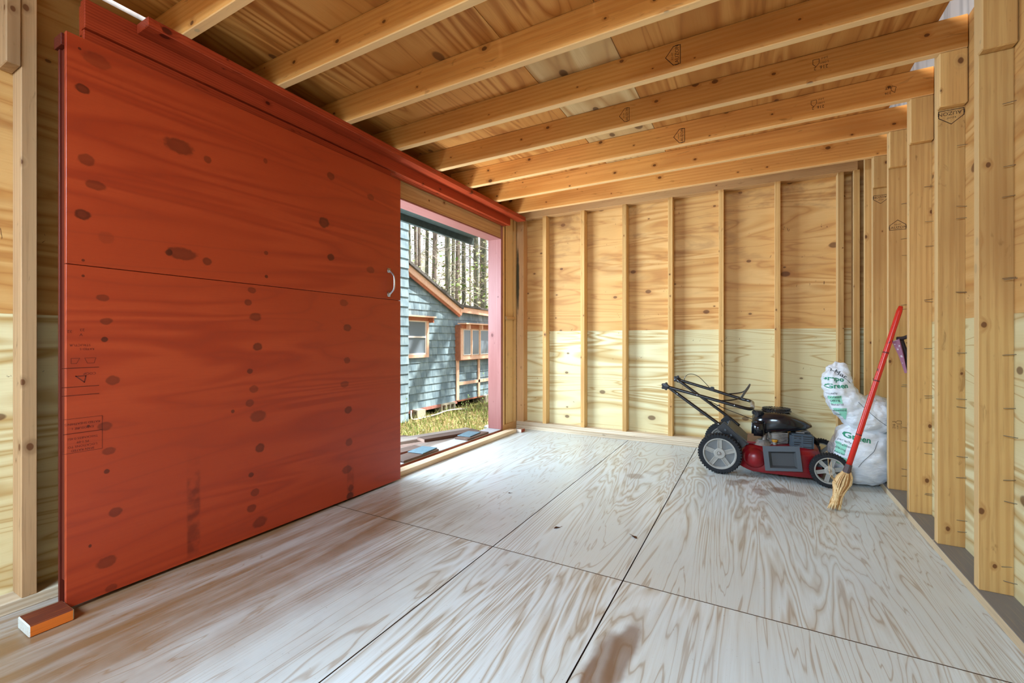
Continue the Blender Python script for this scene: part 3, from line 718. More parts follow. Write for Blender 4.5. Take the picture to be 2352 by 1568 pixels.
# discharge flap: frame with recessed panel
fl = bmesh.new(); Yf = 3.370
T = Matrix.Translation((0.15, Yf, 0.150)) @ Matrix.Rotation(R(-6), 4, 'Y') @ Matrix.Rotation(R(-7), 4, 'X')
bx(fl, -.104, .104, 0, .012, .045, .080, T); bx(fl, -.104, .104, 0, .012, -.078, -.060, T); bx(fl, -.104, -.074, 0, .012, -.060, .045, T); bx(fl, .080, .104, 0, .012, -.060, .045, T)
bmesh.ops.remove_doubles(fl, verts=fl.verts, dist=1e-5)
flap = mp('discharge_flap', fl, GREY)
rc = bmesh.new()
o_ = [(-.074, -.06), (.080, -.06), (.080, .045), (-.074, .045)]; i_ = [(-.058, -.046), (.066, -.046), (.066, .034), (-.058, .034)]
vo_ = [rc.verts.new(T @ Vector((x, .002, z))) for x, z in o_]; vi_ = [rc.verts.new(T @ Vector((x, .016, z))) for x, z in i_]
for j in range(4): rc.faces.new((vo_[j], vo_[(j + 1) % 4], vi_[(j + 1) % 4], vi_[j]))
rc.faces.new(vi_); mp('recess', rc, flat('flap_recess', lin(58, 60, 62), 0.5), flap)
# rear brackets, rear door
for s_, Y, o in ((-1, 3.445, 0), (1, 3.775, 0)):
    b = bmesh.new()
    T2 = Matrix.Translation((-0.135, Y, 0.245)) @ Matrix.Rotation(R(44), 4, 'Y')
    bx(b, -.115, .085, -.012, .012, -.034, .034, T2)
    bx(b, -.03, .06, -.010, .010, -.085, -.03, T2)
    bmesh.ops.bevel(b, geom=list(b.edges), offset=.004, segments=2, affect='EDGES')
    br = mp('handle_bracket', b, BLK)
    for q in (-.07, -.02, .035):
        nb = bmesh.new(); lathe(nb, [(0, .008), (.007, .007), (.009, .002), (.009, 0)], T2 @ frame_m((q, -.012, 0), (1, 0, 0), (0, 0, 1)), 10); mp('bolt', nb, GREY, br)
b = bmesh.new(); T2 = Matrix.Translation((-0.10, 3.61, 0.245)) @ Matrix.Rotation(R(40), 4, 'Y'); bx(b, -.10, .07, -.145, .145, -.012, .012, T2); bmesh.ops.bevel(b, geom=list(b.edges), offset=.006, segments=2, affect='EDGES'); mp('rear_door', b, flat('rear_door_grey', lin(92, 92, 90), .5))
# axles and height levers
for x, z in ((-0.219, .1395), (0.404, .108)):
    b = bmesh.new(); tube(b, [(x, 3.39, z), (x, 3.845, z)], .009, 8); mp('axle', b, CAST)
for y_ in (3.425, 3.79):
    b = bmesh.new(); bx(b, .33, .40, y_, y_ + .02, .11, .175); bmesh.ops.bevel(b, geom=list(b.edges), offset=.006, segments=2, affect='EDGES'); mp('front_axle_bracket', b, GREY)
b = bmesh.new(); tube(b, smooth_curve([(.37, 3.815, .12), (.385, 3.815, .19), (.345, 3.815, .235)], 4), .012, 8); mp('height_lever', b, BLK)
# engine
eng = bmesh.new(); lathe(eng, [(0, .205), (.098, .205), (.098, .222), (.082, .226), (.08, .30), (0, .30)], Matrix.Translation((0.115, 3.60, 0)), 28)
for i in range(7): bx(eng, .05, .19, 3.512, 3.56, .228 + i * .010, .2325 + i * .010)
engine = mp('engine_block', eng, CAST)
b = bmesh.new()
secs = [(-.022, .285, .385, .07), (-.008, .272, .405, .115), (.04, .270, .425, .15), (.10, .285, .437, .165), (.17, .300, .432, .165), (.23, .308, .412, .15), (.285, .318, .385, .115), (.328, .336, .352, .05)]
rings = []
for x, z0, z1, hw in secs:
    zc, hz = (z0 + z1) / 2, (z1 - z0) / 2
    rings.append([(x, 3.605 + p, zc + q) for p, q in supel(0, 0, hw, hz, 28, 3.2)])
loft(b, rings); shroud = mp('engine_shroud', b, BLKG, smooth=True)
b = bmesh.new(); M_ = Matrix.Translation((0.125, 3.60, 0.428)); lathe(b, [(0, .020), (.03, .021), (.034, .017), (.06, .018), (.075, .016), (.088, .008), (.092, 0)], M_, 30)
for i in range(30):
    Tq = M_ @ Matrix.Rotation(2 * math.pi * i / 30, 4, 'Z'); bx(b, .046, .086, -.0025, .0025, .012, .0205, Tq)
mp('recoil_cover', b, BLK, shroud)
b = bmesh.new(); bx(b, -.026, .055, 3.425, 3.53, .270, .372); bmesh.ops.bevel(b, geom=list(b.edges), offset=.014, segments=3, affect='EDGES'); air = mp('air_filter_cover', b, BLKG, smooth=True)
b = bmesh.new(); bx(b, -.0275, -.0255, 3.47, 3.51, .30, .335); mp('warning_label', b, flat('white_label', lin(226, 226, 224), .6), air)
b = bmesh.new(); lathe(b, [(.020, -.025), (.020, 0), (.032, .002), (.034, .022), (.030, .030), (0, .032)], Matrix.Translation((0.012, 3.515, 0.405)), 20)
for i in range(10): bx(b, .032, .036, -.003, .003, .003, .024, Matrix.Translation((0.012, 3.515, 0.405)) @ Matrix.Rotation(2 * math.pi * i / 10, 4, 'Z'))
mp('fuel_cap', b, BLK)
b = bmesh.new(); bx(b, .197, .333, 3.475, 3.60, .198, .300); bmesh.ops.bevel(b, geom=list(b.edges), offset=.012, segments=3, affect='EDGES'); muf = mp('muffler_guard', b, GREYB)
for i in range(6):
    z = .215 + i * .0135
    for x0, x1 in ((.222, .262), (.272, .322)):
        if (i == 3 and x0 < .25) or (i == 1 and x0 > .26): continue
        b = bmesh.new(); bx(b, x0, x1, 3.4738, 3.476, z, z + .006); mp('slot', b, BLK, muf)
for x, z in ((.243, .262), (.262, .222)):
    b = bmesh.new(); lathe(b, [(.004, .002), (.012, .002), (.012, 0), (.004, 0)], frame_m((x, 3.4748, z), (1, 0, 0), (0, 0, 1)), 14, close=True); mp('boss', b, GREYB, muf)
for i in range(7):
    b = bmesh.new(); bx(b, .1962, .1985, 3.50, 3.508, .212 + i * .011, .217 + i * .011); mp('slot', b, BLK, muf)
b = bmesh.new(); tube(b, [(.112, 3.492, .205), (.112, 3.492, .232)], .013, 14); mp('oil_filler', b, CAST, engine)
b = bmesh.new(); lathe(b, [(0, .016), (.017, .016), (.019, .010), (.015, .004), (.015, 0), (0, 0)], Matrix.Translation((.112, 3.492, .231)), 12); mp('oil_cap', b, YEL, engine, label='yellow oil filler cap')
b = bmesh.new(); lathe(b, [(0, .24), (.03, .24), (.045, .225), (.06, .205), (.0, .205)], Matrix.Translation((.04, 3.50, 0)), 18); tube(b, [(.05, 3.49, .235), (.055, 3.49, .285)], .012, 8); tube(b, [(.075, 3.475, .30), (.083, 3.475, .262), (.068, 3.475, .25)], .004, 6); mp('carburettor', b, CAST, engine)
b = bmesh.new(); tube(b, [(.27, 3.56, .30), (.30, 3.56, .312), (.31, 3.57, .30)], .009, 8); bx(b, .235, .285, 3.53, 3.55, .298, .306); mp('spark_plug_lead', b, CAST, engine)
# folded handle
b = bmesh.new(); tube(b, smooth_curve([(-.165, 3.46, .272), (-.21, 3.46, .312), (-.40, 3.46, .447), (-.575, 3.46, .572)], 4), .0115, 10); mp('lower_handle_tube', b, TUBEM, smooth=True)
b = bmesh.new(); tube(b, smooth_curve([(-.11, 3.775, .272), (-.17, 3.78, .322), (-.36, 3.78, .462), (-.562, 3.78, .606)], 4), .0115, 10); mp('lower_handle_tube', b, TUBEM, smooth=True)
b = bmesh.new(); tube(b, smooth_curve([(-.588, 3.435, .578), (-.33, 3.437, .517), (-.11, 3.44, .464), (-.045, 3.452, .450), (-.026, 3.485, .449), (-.022, 3.60, .452), (-.024, 3.74, .459), (-.045, 3.785, .465), (-.11, 3.80, .478), (-.33, 3.80, .540), (-.56, 3.80, .603)], 6), .0115, 10)
up = mp('upper_handle', b, TUBEM, smooth=True)
b = bmesh.new(); tube(b, [(-.021, 3.50, .4495), (-.0205, 3.60, .452), (-.0225, 3.73, .4585)], .0135, 12); mp('grip', b, flat('pale_grey_grip', lin(170, 166, 156), .5), up, smooth=True)
for (x, y, z), sg in (((-.588, 3.428, .580), 1), ((-.562, 3.815, .605), -1)):
    b = bmesh.new(); n = 40; M_ = frame_m((x, y, z), (1, 0, 0), (0, 0, sg))
    prof = [(.5, -.012), (1.0, -.008), (1.0, .012), (.85, .018), (.0, .020)]
    rg = []
    for r_, h_ in prof:
        rg.append([M_ @ Vector((.026 * r_ * (1 + .16 * math.cos(5 * 2 * math.pi * j / n)) * math.cos(2 * math.pi * j / n), .026 * r_ * (1 + .16 * math.cos(5 * 2 * math.pi * j / n)) * math.sin(2 * math.pi * j / n), h_)) if r_ else M_ @ Vector((.001 * math.cos(j), .001 * math.sin(j), h_)) for j in range(n)])
    loft(b, rg); mp('knob', b, BLK)
b = bmesh.new(); tube(b, smooth_curve([(-.225, 3.44, .495), (-.15, 3.50, .497), (-.095, 3.58, .505)], 5), .0045, 6); mp('bail_lever', b, TUBEM); b = bmesh.new(); tube(b, smooth_curve([(-.20, 3.80, .505), (-.13, 3.795, .515), (-.085, 3.78, .53), (-.06, 3.755, .555)], 5), .0045, 6); bail = mp('bail_lever', b, TUBEM)
b = bmesh.new(); rg = []
for (x, y, z, w) in ((-.10, 3.58, .500, .004), (-.085, 3.62, .515, .012), (-.07, 3.67, .54, .015), (-.052, 3.72, .565, .014), (-.042, 3.75, .583, .010), (-.04, 3.765, .592, .003)):
    rg.append([(x + .006 * math.cos(t), y, z + w * math.sin(t)) for t in [2 * math.pi * j / 10 for j in range(10)]])
loft(b, rg); mp('bail_grip', b, flat('bail_grey', lin(92, 98, 106), .4), bail, smooth=True)
b = bmesh.new(); bx(b, -.315, -.285, 3.783, 3.815, .524, .556); bmesh.ops.bevel(b, geom=list(b.edges), offset=.005, segments=2, affect='EDGES'); mp('cable_clamp', b, BLK, up)
b = bmesh.new(); tube(b, smooth_curve([(-.495, 3.79, .575), (-.503, 3.79, .615), (-.478, 3.79, .645), (-.44, 3.79, .650), (-.395, 3.79, .630), (-.35, 3.79, .585), (-.318, 3.79, .548)], 6), .0025, 6); mp('control_cable', b, TUBEM)
b = bmesh.new(); tube(b, smooth_curve([(-.32, 3.77, .448), (-.22, 3.74, .405), (-.10, 3.66, .375), (-.02, 3.58, .36)], 6), .0028, 6); mp('control_cable', b, TUBEM)
b = bmesh.new(); tube(b, [(-.268, 3.765, .41), (-.246, 3.765, .424), (-.246, 3.79, .412)], .005, 6); mp('rope_guide', b, CAST)
for x, z in ((-.508, .5235), (-.232, .327)):
    b = bmesh.new(); lathe(b, [(0, .002), (.004, .001), (.005, -.002)], frame_m((x, 3.4485, z), (1, 0, 0), (0, 0, 1)), 8); mp('rivet', b, STEEL)
for x, z in ((-.37, .527), (-.13, .469)):
    b = bmesh.new(); lathe(b, [(0, .002), (.004, .001), (.005, -.002)], frame_m((x, 3.4255, z), (1, 0, 0), (0, 0, 1)), 8); mp('rivet', b, STEEL)

# ------------------------------------------------------------------ compost bags
def bag_mat(name, fill):
    k = NM(name, 0.42, 0.4)
    n = k.noise(k.obj(), 14.0, 4, 0.6)
    w = k.noise(k.vm('MULTIPLY', k.obj(), (1, 1, 2.4)), 22.0, 3, 0.55, 0.6)
    c = k.mix(k.step(n, 0.35, 0.7), lin(226, 230, 236), lin(238, 240, 244))
    k.color(c); k.b.inputs['Subsurface Weight'].default_value = 0.0
    k.bump(w, 0.55, 0.012)
    return k.m
BAGM = bag_mat('white_bag_plastic', 0)
GREENT = flat('green_print', lin(40, 140, 104), 0.5); MINT = flat('mint_print', lin(150, 216, 188), 0.5); BLKT = flat('black_print', lin(44, 48, 50), 0.5)
def wrinkle(me, amp, sc, seed):
    me.update()
    nn = [v.normal.copy() for v in me.vertices]
    for v, n_ in zip(me.vertices, nn):
        p = v.co * sc + Vector((seed, seed * 2, 0))
        d = noise.fractal(p, 0.8, 2.0, 3) * amp + (abs(noise.noise(p * 2.3)) - .25) * amp * 0.8
        v.co += n_ * d
def path_loft(path, nseg=56, e=2.4, sub=10):
    """path items: centre, half-width (in plan, across), half-height, side direction fixed to Y"""
    C = smooth_curve([p[0] for p in path], sub); A = smooth_curve([(p[1], p[2], 0) for p in path], sub)
    bm = bmesh.new(); rg = []
    for i, c_ in enumerate(C):
        t = (C[min(i + 1, len(C) - 1)] - C[max(i - 1, 0)]).normalized()
        side = Vector((0, 1, 0)); side = (side - t * side.dot(t)).normalized(); upv = t.cross(side).normalized()
        rg.append([c_ + side * x + upv * y for x, y in supel(0, 0, A[i].x, A[i].y, nseg, e)])
    loft(bm, rg)
    return bm
# lower, full bag standing between mower and studs
cxb, cyb = 0.600, 3.60
b = bmesh.new(); rg = []
prof = [(0.001, .07, .08), (0.006, .105, .10), (0.04, .138, .128), (0.09, .160, .146), (0.17, .170, .150), (0.25, .160, .143), (0.31, .145, .128), (0.345, .115, .10), (0.36, .06, .05)]
for (z, a, c_) in [(q.z, q.x, q.y) for q in smooth_curve([(p[1], p[2], p[0]) for p in prof], 7)]:
    rg.append([(x, y, z) for x, y in supel(cxb - 0.010 + 0.10 * max(0, z - .02) * .5, cyb, a, c_, 72, 2.5)])
loft(b, rg); me = mesh_of(b, 'bag', True); wrinkle(me, 0.013, 10.0, 3.0)
zmin = min(v.co.z for v in me.vertices)
for v in me.vertices:
    v.co.z -= zmin
    v.co.x = min(v.co.x, PRX - 0.006)
bag1 = root('compost_bag', (cxb, cyb, 0), label='full white plastic compost bag on the floor behind the broom', cat='bag', group=None)
ob1 = link('sack', me, BAGM); bpy.context.view_layer.update(); ob1.parent = bag1; ob1.matrix_parent_inverse = bag1.matrix_world.inverted()
# upper bag slumped on top, its empty neck flopping up to the left
b = path_loft([((.760, 3.605, .455), .045, .035), ((.745, 3.60, .450), .11, .085), ((.68, 3.59, .445), .135, .115), ((.60, 3.575, .452), .128, .122), ((.535, 3.56, .495), .11, .105), ((.485, 3.55, .56), .098, .09), ((.462, 3.545, .625), .085, .078), ((.462, 3.545, .685), .07, .072), ((.475, 3.545, .735), .045, .055), ((.487, 3.545, .772), .014, .034)])
me2 = mesh_of(b, 'bag', True); wrinkle(me2, 0.016, 11.0, 8.0)
zb = min(v.co.z for v in me2.vertices)
for v in me2.vertices: v.co.x = min(v.co.x, PRX - 0.006)
bag2 = root('compost_bag', (.62, 3.58, .33), label='half empty white compost bag slumped on the full bag, neck pointing up', cat='bag')
ob2 = link('sack', me2, BAGM); bpy.context.view_layer.update(); ob2.parent = bag2; ob2.matrix_parent_inverse = bag2.matrix_world.inverted()
def bvh_of(me_): return BVHTree.FromPolygons([v.co for v in me_.vertices], [tuple(p.vertices) for p in me_.polygons])
def print_on(me_, par, name, bm, o, xd, yd, mat, off=0.0016):
    """wrap a flat print onto the bag by dropping it along its own normal"""
    M = frame_m(o, xd, yd); zd = Vector(xd).normalized().cross(Vector(yd).normalized())
    bmesh.ops.triangulate(bm, faces=bm.faces); bmesh.ops.subdivide_edges(bm, edges=bm.edges, cuts=1)
    tree = bvh_of(me_)
    dead = []
    for v in bm.verts:
        p = M @ v.co
        h, n_, i_, d_ = tree.ray_cast(p + zd * 0.4, -zd)
        if h is None or n_.dot(zd) < 0.12: dead.append(v)
        else: v.co = h + n_ * off
    bmesh.ops.delete(bm, geom=dead, context='VERTS')
    me = bpy.data.meshes.new(name); bm.to_mesh(me); bm.free()
    ob = link(name, me, mat); bpy.context.view_layer.update(); ob.parent = par; ob.matrix_parent_inverse = par.matrix_world.inverted()
def rect_bm(w, h, n=10):
    bm = bmesh.new(); bmesh.ops.create_grid(bm, x_segments=n, y_segments=n, size=0.5)
    for v in bm.verts: v.co.x *= w; v.co.y *= h
    return bm
xd = (0.95, 0.20, -0.12); yd = (0.12, 0, 0.98)
def tilt(a): return ((math.cos(R(a)) * .97, .22, math.sin(R(a))), (-math.sin(R(a)), 0, math.cos(R(a))))
x1, y1 = tilt(6)
print_on(me2, ob2, 'mint_panel', rect_bm(.075, .05), (.475, 3.3, .545), x1, y1, MINT, .001)
print_on(me2, ob2, 'mint_panel', rect_bm(.065, .08), (.505, 3.3, .455), x1, y1, MINT, .001)
print_on(me2, ob2, 'mint_panel', rect_bm(.03, .20), (.432, 3.3, .47), *tilt(28), MINT, .001)
print_on(me2, ob2, 'lettering', text_bm('Sun-Mar', .038), (.480, 3.3, .700), *tilt(-32), BLKT)
print_on(me2, ob2, 'lettering', text_bm('Compo', .042, .0012), (.464, 3.3, .672), *tilt(-4), GREENT)
print_on(me2, ob2, 'lettering', text_bm('r! Green', .042, .0012), (.474, 3.3, .630), *tilt(4), GREENT)
for t_, x_, z_ in (('Specially', .455, .585), ('Formulated', .462, .562), ('Bulking', .474, .540), ('Material', .486, .516), ('Contained', .492, .480), ('For', .500, .452)):
    print_on(me2, ob2, 'lettering', text_bm(t_, .019), (x_, 3.3, z_), x1, y1, BLKT)
print_on(me, ob1, 'mint_panel', rect_bm(.06, .07), (.505, 3.3, .225), *tilt(-14), MINT, .001)
print_on(me, ob1, 'mint_panel', rect_bm(.10, .05), (.50, 3.3, .15), *tilt(-14), MINT, .001)
print_on(me, ob1, 'lettering', text_bm('Green', .050, .0012), (.598, 3.3, .302), *tilt(-10), GREENT)
for t_, x_, z_ in (('Specially', .532, .272), ('Formulated', .520, .248), ('Bulking', .508, .222), ('Material', .498, .196)):
    print_on(me, ob1, 'lettering', text_bm(t_, .019), (x_, 3.3, z_), *tilt(-14), BLKT)
def thread(me_, par, pts, mat, r=.0011):
    tree = bvh_of(me_); out = []
    for p in smooth_curve(pts, 8):
        h, n_, i_, d_ = tree.ray_cast(Vector((p.x, 3.1, p.z)), Vector((0, 1, 0)))
        if h is not None: out.append(h + n_ * .0015)
    if len(out) > 2:
        bm = bmesh.new(); tube(bm, out, r, 5); child_mesh(par, 'seam_thread', bm, mat)
thread(me2, ob2, [(.445, 0, .725), (.485, 0, .69), (.525, 0, .648)], BLKT)
thread(me2, ob2, [(.56, 0, .535), (.61, 0, .48), (.66, 0, .43), (.72, 0, .385)], BLKT)
thread(me, ob1, [(.66, 0, .30), (.635, 0, .24), (.59, 0, .18), (.56, 0, .13)], BLKT)

# ------------------------------------------------------------------ broom
brm = root('broom', (0.383, 2.975, 0), label='worn straw broom with red handle leaning on a wall stud', cat='broom')
bpy.context.view_layer.update()
A0, A1 = Vector((0.435, 2.992, 0.212)), Vector((0.6705, 3.036, 1.100))
RH = NM('red_handle_paint', 0.3, 0.5); nz = RH.noise(RH.obj(), 22.0, 3); RH.color(RH.mix(RH.step(nz, 0.66, 0.72), lin(214, 44, 30), lin(92, 30, 28))); RHM = RH.m
b = bmesh.new(); tube(b, [A0 + (A1 - A0) * t for t in (0, .25, .5, .75, .97, 1.0)], [.0135, .0135, .0135, .0133, .013, .009], 14); mp2 = child_mesh(brm, 'handle', b, RHM, True)
for t in (.22, .55, .72):
    b = bmesh.new(); tube(b, [A0 + (A1 - A0) * t, A0 + (A1 - A0) * (t + .008)], .0138, 14); child_mesh(mp2, 'joint_ring', b, flat('handle_ring', lin(120, 36, 34), .5))
ax = (A1 - A0).normalized()
b = bmesh.new(); tube(b, [A0 - ax * .012, A0 + ax * .035], [.019, .0155], 14); child_mesh(brm, 'ferrule', b, flat('dark_ferrule', lin(84, 66, 66), .5))
STR = NM('straw', 0.75, 0.2); ns = STR.rnd(); n2 = STR.noise(STR.vm('MULTIPLY', STR.obj(), (260, 260, 10)), 1.0, 2); STR.color(STR.mix(STR.step(n2, .3, .7), lin(206, 160, 104), lin(240, 206, 152))); STRM = STR.m
rs_ = random.Random(11)
base = Vector((0.372, 2.955, 0.004)); b = bmesh.new()
side1 = Vector((1, 0, 0)); side2 = Vector((0, 1, 0))
prof_b = [(0.0, .016), (.18, .034), (.38, .040), (.60, .025), (.72, .019), (.85, .022), (1.0, .027)]
def pr(t):
    for (a, ra), (c_, rc_) in zip(prof_b, prof_b[1:]):
        if t <= c_: return ra + (rc_ - ra) * (t - a) / (c_ - a)
    return prof_b[-1][1]
top = A0 - ax * .005
for i in range(170):
    a = rs_.uniform(0, 2 * math.pi); q = math.sqrt(rs_.random()) if i > 90 else 1.0
    ln = rs_.uniform(.88, 1.02)
    pts = []
    for t in (0, .18, .38, .6, .72, .85, ln):
        c_ = top.lerp(base, t) + Vector((0, 0, 0.012 * math.sin(t * 3.14)))
        r_ = pr(min(t, 1)) * q
        jit = .004 * t
        pts.append(c_ + side1 * (r_ * math.cos(a) + rs_.uniform(-jit, jit)) + side2 * (r_ * .7 * math.sin(a) + rs_.uniform(-jit, jit)))
    for p in pts: p.z = max(p.z, .0016)
    tube(b, pts, [.0030] * 6 + [.0010], 4, cap=False)
bris = child_mesh(brm, 'bristles', b, STRM)
STRD = flat('straw_dark', lin(168, 118, 66), .8); STRL = flat('straw_light', lin(240, 210, 158), .75)
bris.data.materials.append(STRD); bris.data.materials.append(STRL)
for p_ in bris.data.polygons: p_.material_index = (0, 2, 1, 0, 2, 0, 1)[(p_.index // 24 * 5) % 7]
for t in (.60, .635, .67):
    b = bmesh.new(); c_ = top.lerp(base, t) + Vector((0, 0, 0.012)); r_ = pr(t) + .0025
    tube(b, [c_ + side1 * r_ * math.cos(j * math.pi / 9) + side2 * r_ * .72 * math.sin(j * math.pi / 9) for j in range(19)], .0018, 5); child_mesh(bris, 'binding_twine', b, STRM)
for (dx, dz_) in ((-.055, .10), (-.035, .08), (-.045, .06)):
    b = bmesh.new(); s0 = top.lerp(base, .3) + Vector((-.03, -.02, 0)); tube(b, smooth_curve([s0, s0 + Vector((dx * .6, -.005, dz_ * .5)), s0 + Vector((dx * .7, 0, dz_ + .03))], 4), .0009, 4); child_mesh(bris, 'stray_straw', b, STRM)

# ------------------------------------------------------------------ hooked blade hanging on the stud
hk = root('weeding_hook', (0.70, 3.05, 0.742), label='rusty purple hooked tool blade hanging between two wall studs', cat='tool')
bpy.context.view_layer.update()
PURP = NM('flaking_purple_paint', 0.5, 0.4); nn_ = PURP.noise(PURP.obj(), 55.0, 3); PURP.color(PURP.mix(PURP.step(nn_, .60, .68), lin(150, 96, 116), lin(196, 186, 190)))
RUST = flat('dark_rust', lin(48, 32, 30), 0.7, var=.2)
b = bmesh.new()
# face of the blade looks towards the camera; it tapers to the bottom tip
top4 = [(.644, 3.09, .914), (.672, 3.075, .928), (.690, 3.115, .930), (.664, 3.13, .916)]
mid4 = [(.672, 3.09, .840), (.690, 3.078, .840), (.706, 3.115, .842), (.690, 3.13, .840)]
tip4 = [(.698, 3.09, .744), (.707, 3.082, .747), (.711, 3.10, .748), (.703, 3.105, .745)]
loft(b, [top4, mid4, tip4]); child_mesh(hk, 'blade', b, PURP.m)
b = bmesh.new(); tube(b, smooth_curve([(.712, 3.10, .75), (.712, 3.105, .83), (.695, 3.105, .90), (.688, 3.10, .925)], 5), [.004] + [.009] * 14 + [.011], 8); child_mesh(hk, 'spine', b, RUST)
b = bmesh.new(); tube(b, smooth_curve([(.668, 3.10, .930), (.69, 3.085, .932), (.715, 3.06, .945), (.735, 3.0285, .952)], 5), .0095, 8); child_mesh(hk, 'shank', b, RUST)
b = bmesh.new(); tube(b, [(.727, 3.0275, .958), (.727, 3.062, .966)], .0022, 6); child_mesh(hk, 'hanging_nail', b, NAILM)

# ------------------------------------------------------------------ dead leaves on the floor
LEAF = flat('dead_leaf_brown', lin(112, 70, 44), 0.8, var=.25)
def leaf(loc, rz, s, label):
    b = bmesh.new()
    pr_ = [(-1, 0), (-.55, .32), (-.1, .45), (.4, .30), (1, 0), (.4, -.28), (-.1, -.42), (-.55, -.3)]
    for zt in (0,):
        c0 = b.verts.new((0, 0, .25 * s)); vs = [b.verts.new((x * s, y * s, abs(y) * s * .9 + .0012 + (.2 * s if abs(x) > .8 else 0))) for x, y in pr_]
        for i in range(8): b.faces.new((c0, vs[i], vs[(i + 1) % 8]))
    bmesh.ops.solidify(b, geom=b.faces[:], thickness=.0008)
    bl_ = root('dead_leaf', loc, rz, label=label, cat='leaf')
    me_ = mesh_of(b, 'leaf'); z0 = min(v.co.z for v in me_.vertices)
    for v in me_.vertices: v.co.z -= z0 - .0003
    link('leaf_blade', me_, LEAF, bl_)
    b = bmesh.new(); tube(b, [(s * .9, 0, .003), (s * 1.5, s * .2, .002)], .0009, 4); link('leaf_stem', mesh_of(b), LEAF, bl_)
leaf((-0.854, 2.011, 0), 0.9, .020, 'curled dead brown leaf in the narrow middle floor panel')
leaf((-0.498, 2.091, 0), 2.4, .022, 'long dead leaf beside the right floor seam')
leaf((-1.30, 2.33, 0), 0.3, .011, 'tiny dark leaf scrap on the pale floor nearest the doorway')
#--SECTION4--
# ------------------------------------------------------------------ outdoors: ground and grass
GZ = -0.50
k = NM('leaf_litter_ground', 0.95, 0.1); P_ = k.n('ShaderNodeNewGeometry'); a1 = k.noise(P_, 2.2, 4, .6); a2 = k.noise(P_, 40.0, 3, .7)
k.color(k.mix(k.step(a2, .4, .7), k.mix(k.step(a1, .4, .6), lin(120, 112, 70), lin(150, 132, 92)), lin(92, 76, 54))); GROUNDM = k.m
bm = bmesh.new(); bmesh.ops.create_grid(bm, x_segments=90, y_segments=90, size=60)
for v in bm.verts:
    v.co.z = GZ + .05 * noise.noise(v.co * .3)
    if abs(v.co.x + 3) < 5 and abs(v.co.y - 4) < 8: v.co.z = GZ
    d_ = -v.co.x - 12
    if d_ > 0: v.co.z += .02 * d_
tag(link('ground', mesh_of(bm), GROUNDM), 'mossy ground outside the shed', 'ground', kind='structure')
rg_ = random.Random(21)
bm = bmesh.new()
cols = []
for i in range(15000):
    x, y = rg_.uniform(-5.9, -2.5), rg_.uniform(2.2, 10.5)
    if -2.95 < x and y < 4.2 and rg_.random() < .7: continue
    if x < -5.35 and rg_.random() < .85: continue
    h = rg_.uniform(.03, .12) * (1.5 if rg_.random() < .07 else 1); a = rg_.uniform(0, 6.28); w = rg_.uniform(.003, .007)
    l = h * rg_.uniform(.2, .9); b_ = rg_.uniform(0, 6.28)
    p = Vector((x, y, GZ)); t = Vector((math.cos(a), math.sin(a), 0)) * w
    q = p + Vector((math.cos(b_) * l * .4, math.sin(b_) * l * .4, h * .6)); e_ = p + Vector((math.cos(b_) * l, math.sin(b_) * l, h))
    vs = [bm.verts.new(v) for v in (p - t, p + t, q + t * .7, q - t * .7, e_)]
    bm.faces.new(vs[:4]); bm.faces.new((vs[3], vs[2], vs[4]))
k = NM('grass_blades', 0.7, 0.2); P_ = k.n('ShaderNodeNewGeometry'); a1 = k.noise(P_, 3.0, 3, .6); a2 = k.noise(P_, 25.0, 2, .6)
k.color(k.mix(k.step(a2, .45, .65), k.mix(k.step(a1, .35, .6), lin(150, 164, 84), lin(112, 138, 66)), lin(196, 184, 134)))
me_ = bpy.data.meshes.new('grass'); bm.to_mesh(me_); bm.free()
tag(link('grass', me_, k.m), 'short green and straw coloured grass outside the doorway', 'grass', kind='stuff')
# fallen leaves in the grass
bm = bmesh.new()
for i in range(3500):
    x, y = rg_.uniform(-5.9, -2.5), rg_.uniform(2.2, 10.5); s_ = rg_.uniform(.01, .03)
    M_ = Matrix.Translation((x, y, GZ + rg_.uniform(.004, .04))) @ Matrix.Rotation(rg_.uniform(0, 6.28), 4, 'Z') @ Matrix.Rotation(rg_.uniform(-.6, .6), 4, 'X')
    bm.faces.new([bm.verts.new(M_ @ Vector(v)) for v in ((-s_, 0, 0), (0, -s_ * .5, 0), (s_, 0, 0), (0, s_ * .5, 0))])
me_ = bpy.data.meshes.new('litter'); bm.to_mesh(me_); bm.free()
k = NM('fallen_leaf', 0.8, .1); a2 = k.noise(k.n('ShaderNodeNewGeometry'), 18.0, 2, .6); k.color(k.mix(k.step(a2, .4, .6), lin(150, 116, 78), lin(206, 190, 158)))
tag(link('leaf_litter', me_, k.m), 'fallen dry leaves scattered in the grass', 'leaves', kind='stuff')

# ------------------------------------------------------------------ blue shingled cabin
HX = -5.45
cab = root('cabin', (HX, 7.4, GZ), label='blue shingled cabin with peach window trim outside the doorway', cat='building')
bpy.context.view_layer.update()
def shm(name, c1, c2, c3):
    k = NM(name, .8, .2); rn = k.rnd(); q = k.vm('ADD', k.obj(), k.comb(k.math('MULTIPLY', rn, 40), rn, 0.0))
    n = k.noise(k.vm('MULTIPLY', q, (3, 60, 3)), 1.0, 3, .6); n2 = k.noise(q, 5.0, 3)
    c = k.mix(k.step(n2, .35, .65), c1, c2); c = k.mix(k.math('MULTIPLY', k.step(n, .45, .75), .6), c, c3)
    hs = k.t.nodes.new('ShaderNodeHueSaturation'); k.put(hs.inputs['Value'], k.math('MULTIPLY_ADD', rn, .3, .85)); k.put(hs.inputs['Color'], c); k.color(hs.outputs[0]); return k.m
SHB = shm('blue_shingle', lin(116, 138, 150), lin(140, 161, 170), lin(88, 110, 124))
SHW = shm('bleached_shingle', lin(172, 178, 176), lin(196, 194, 182), lin(150, 156, 154))
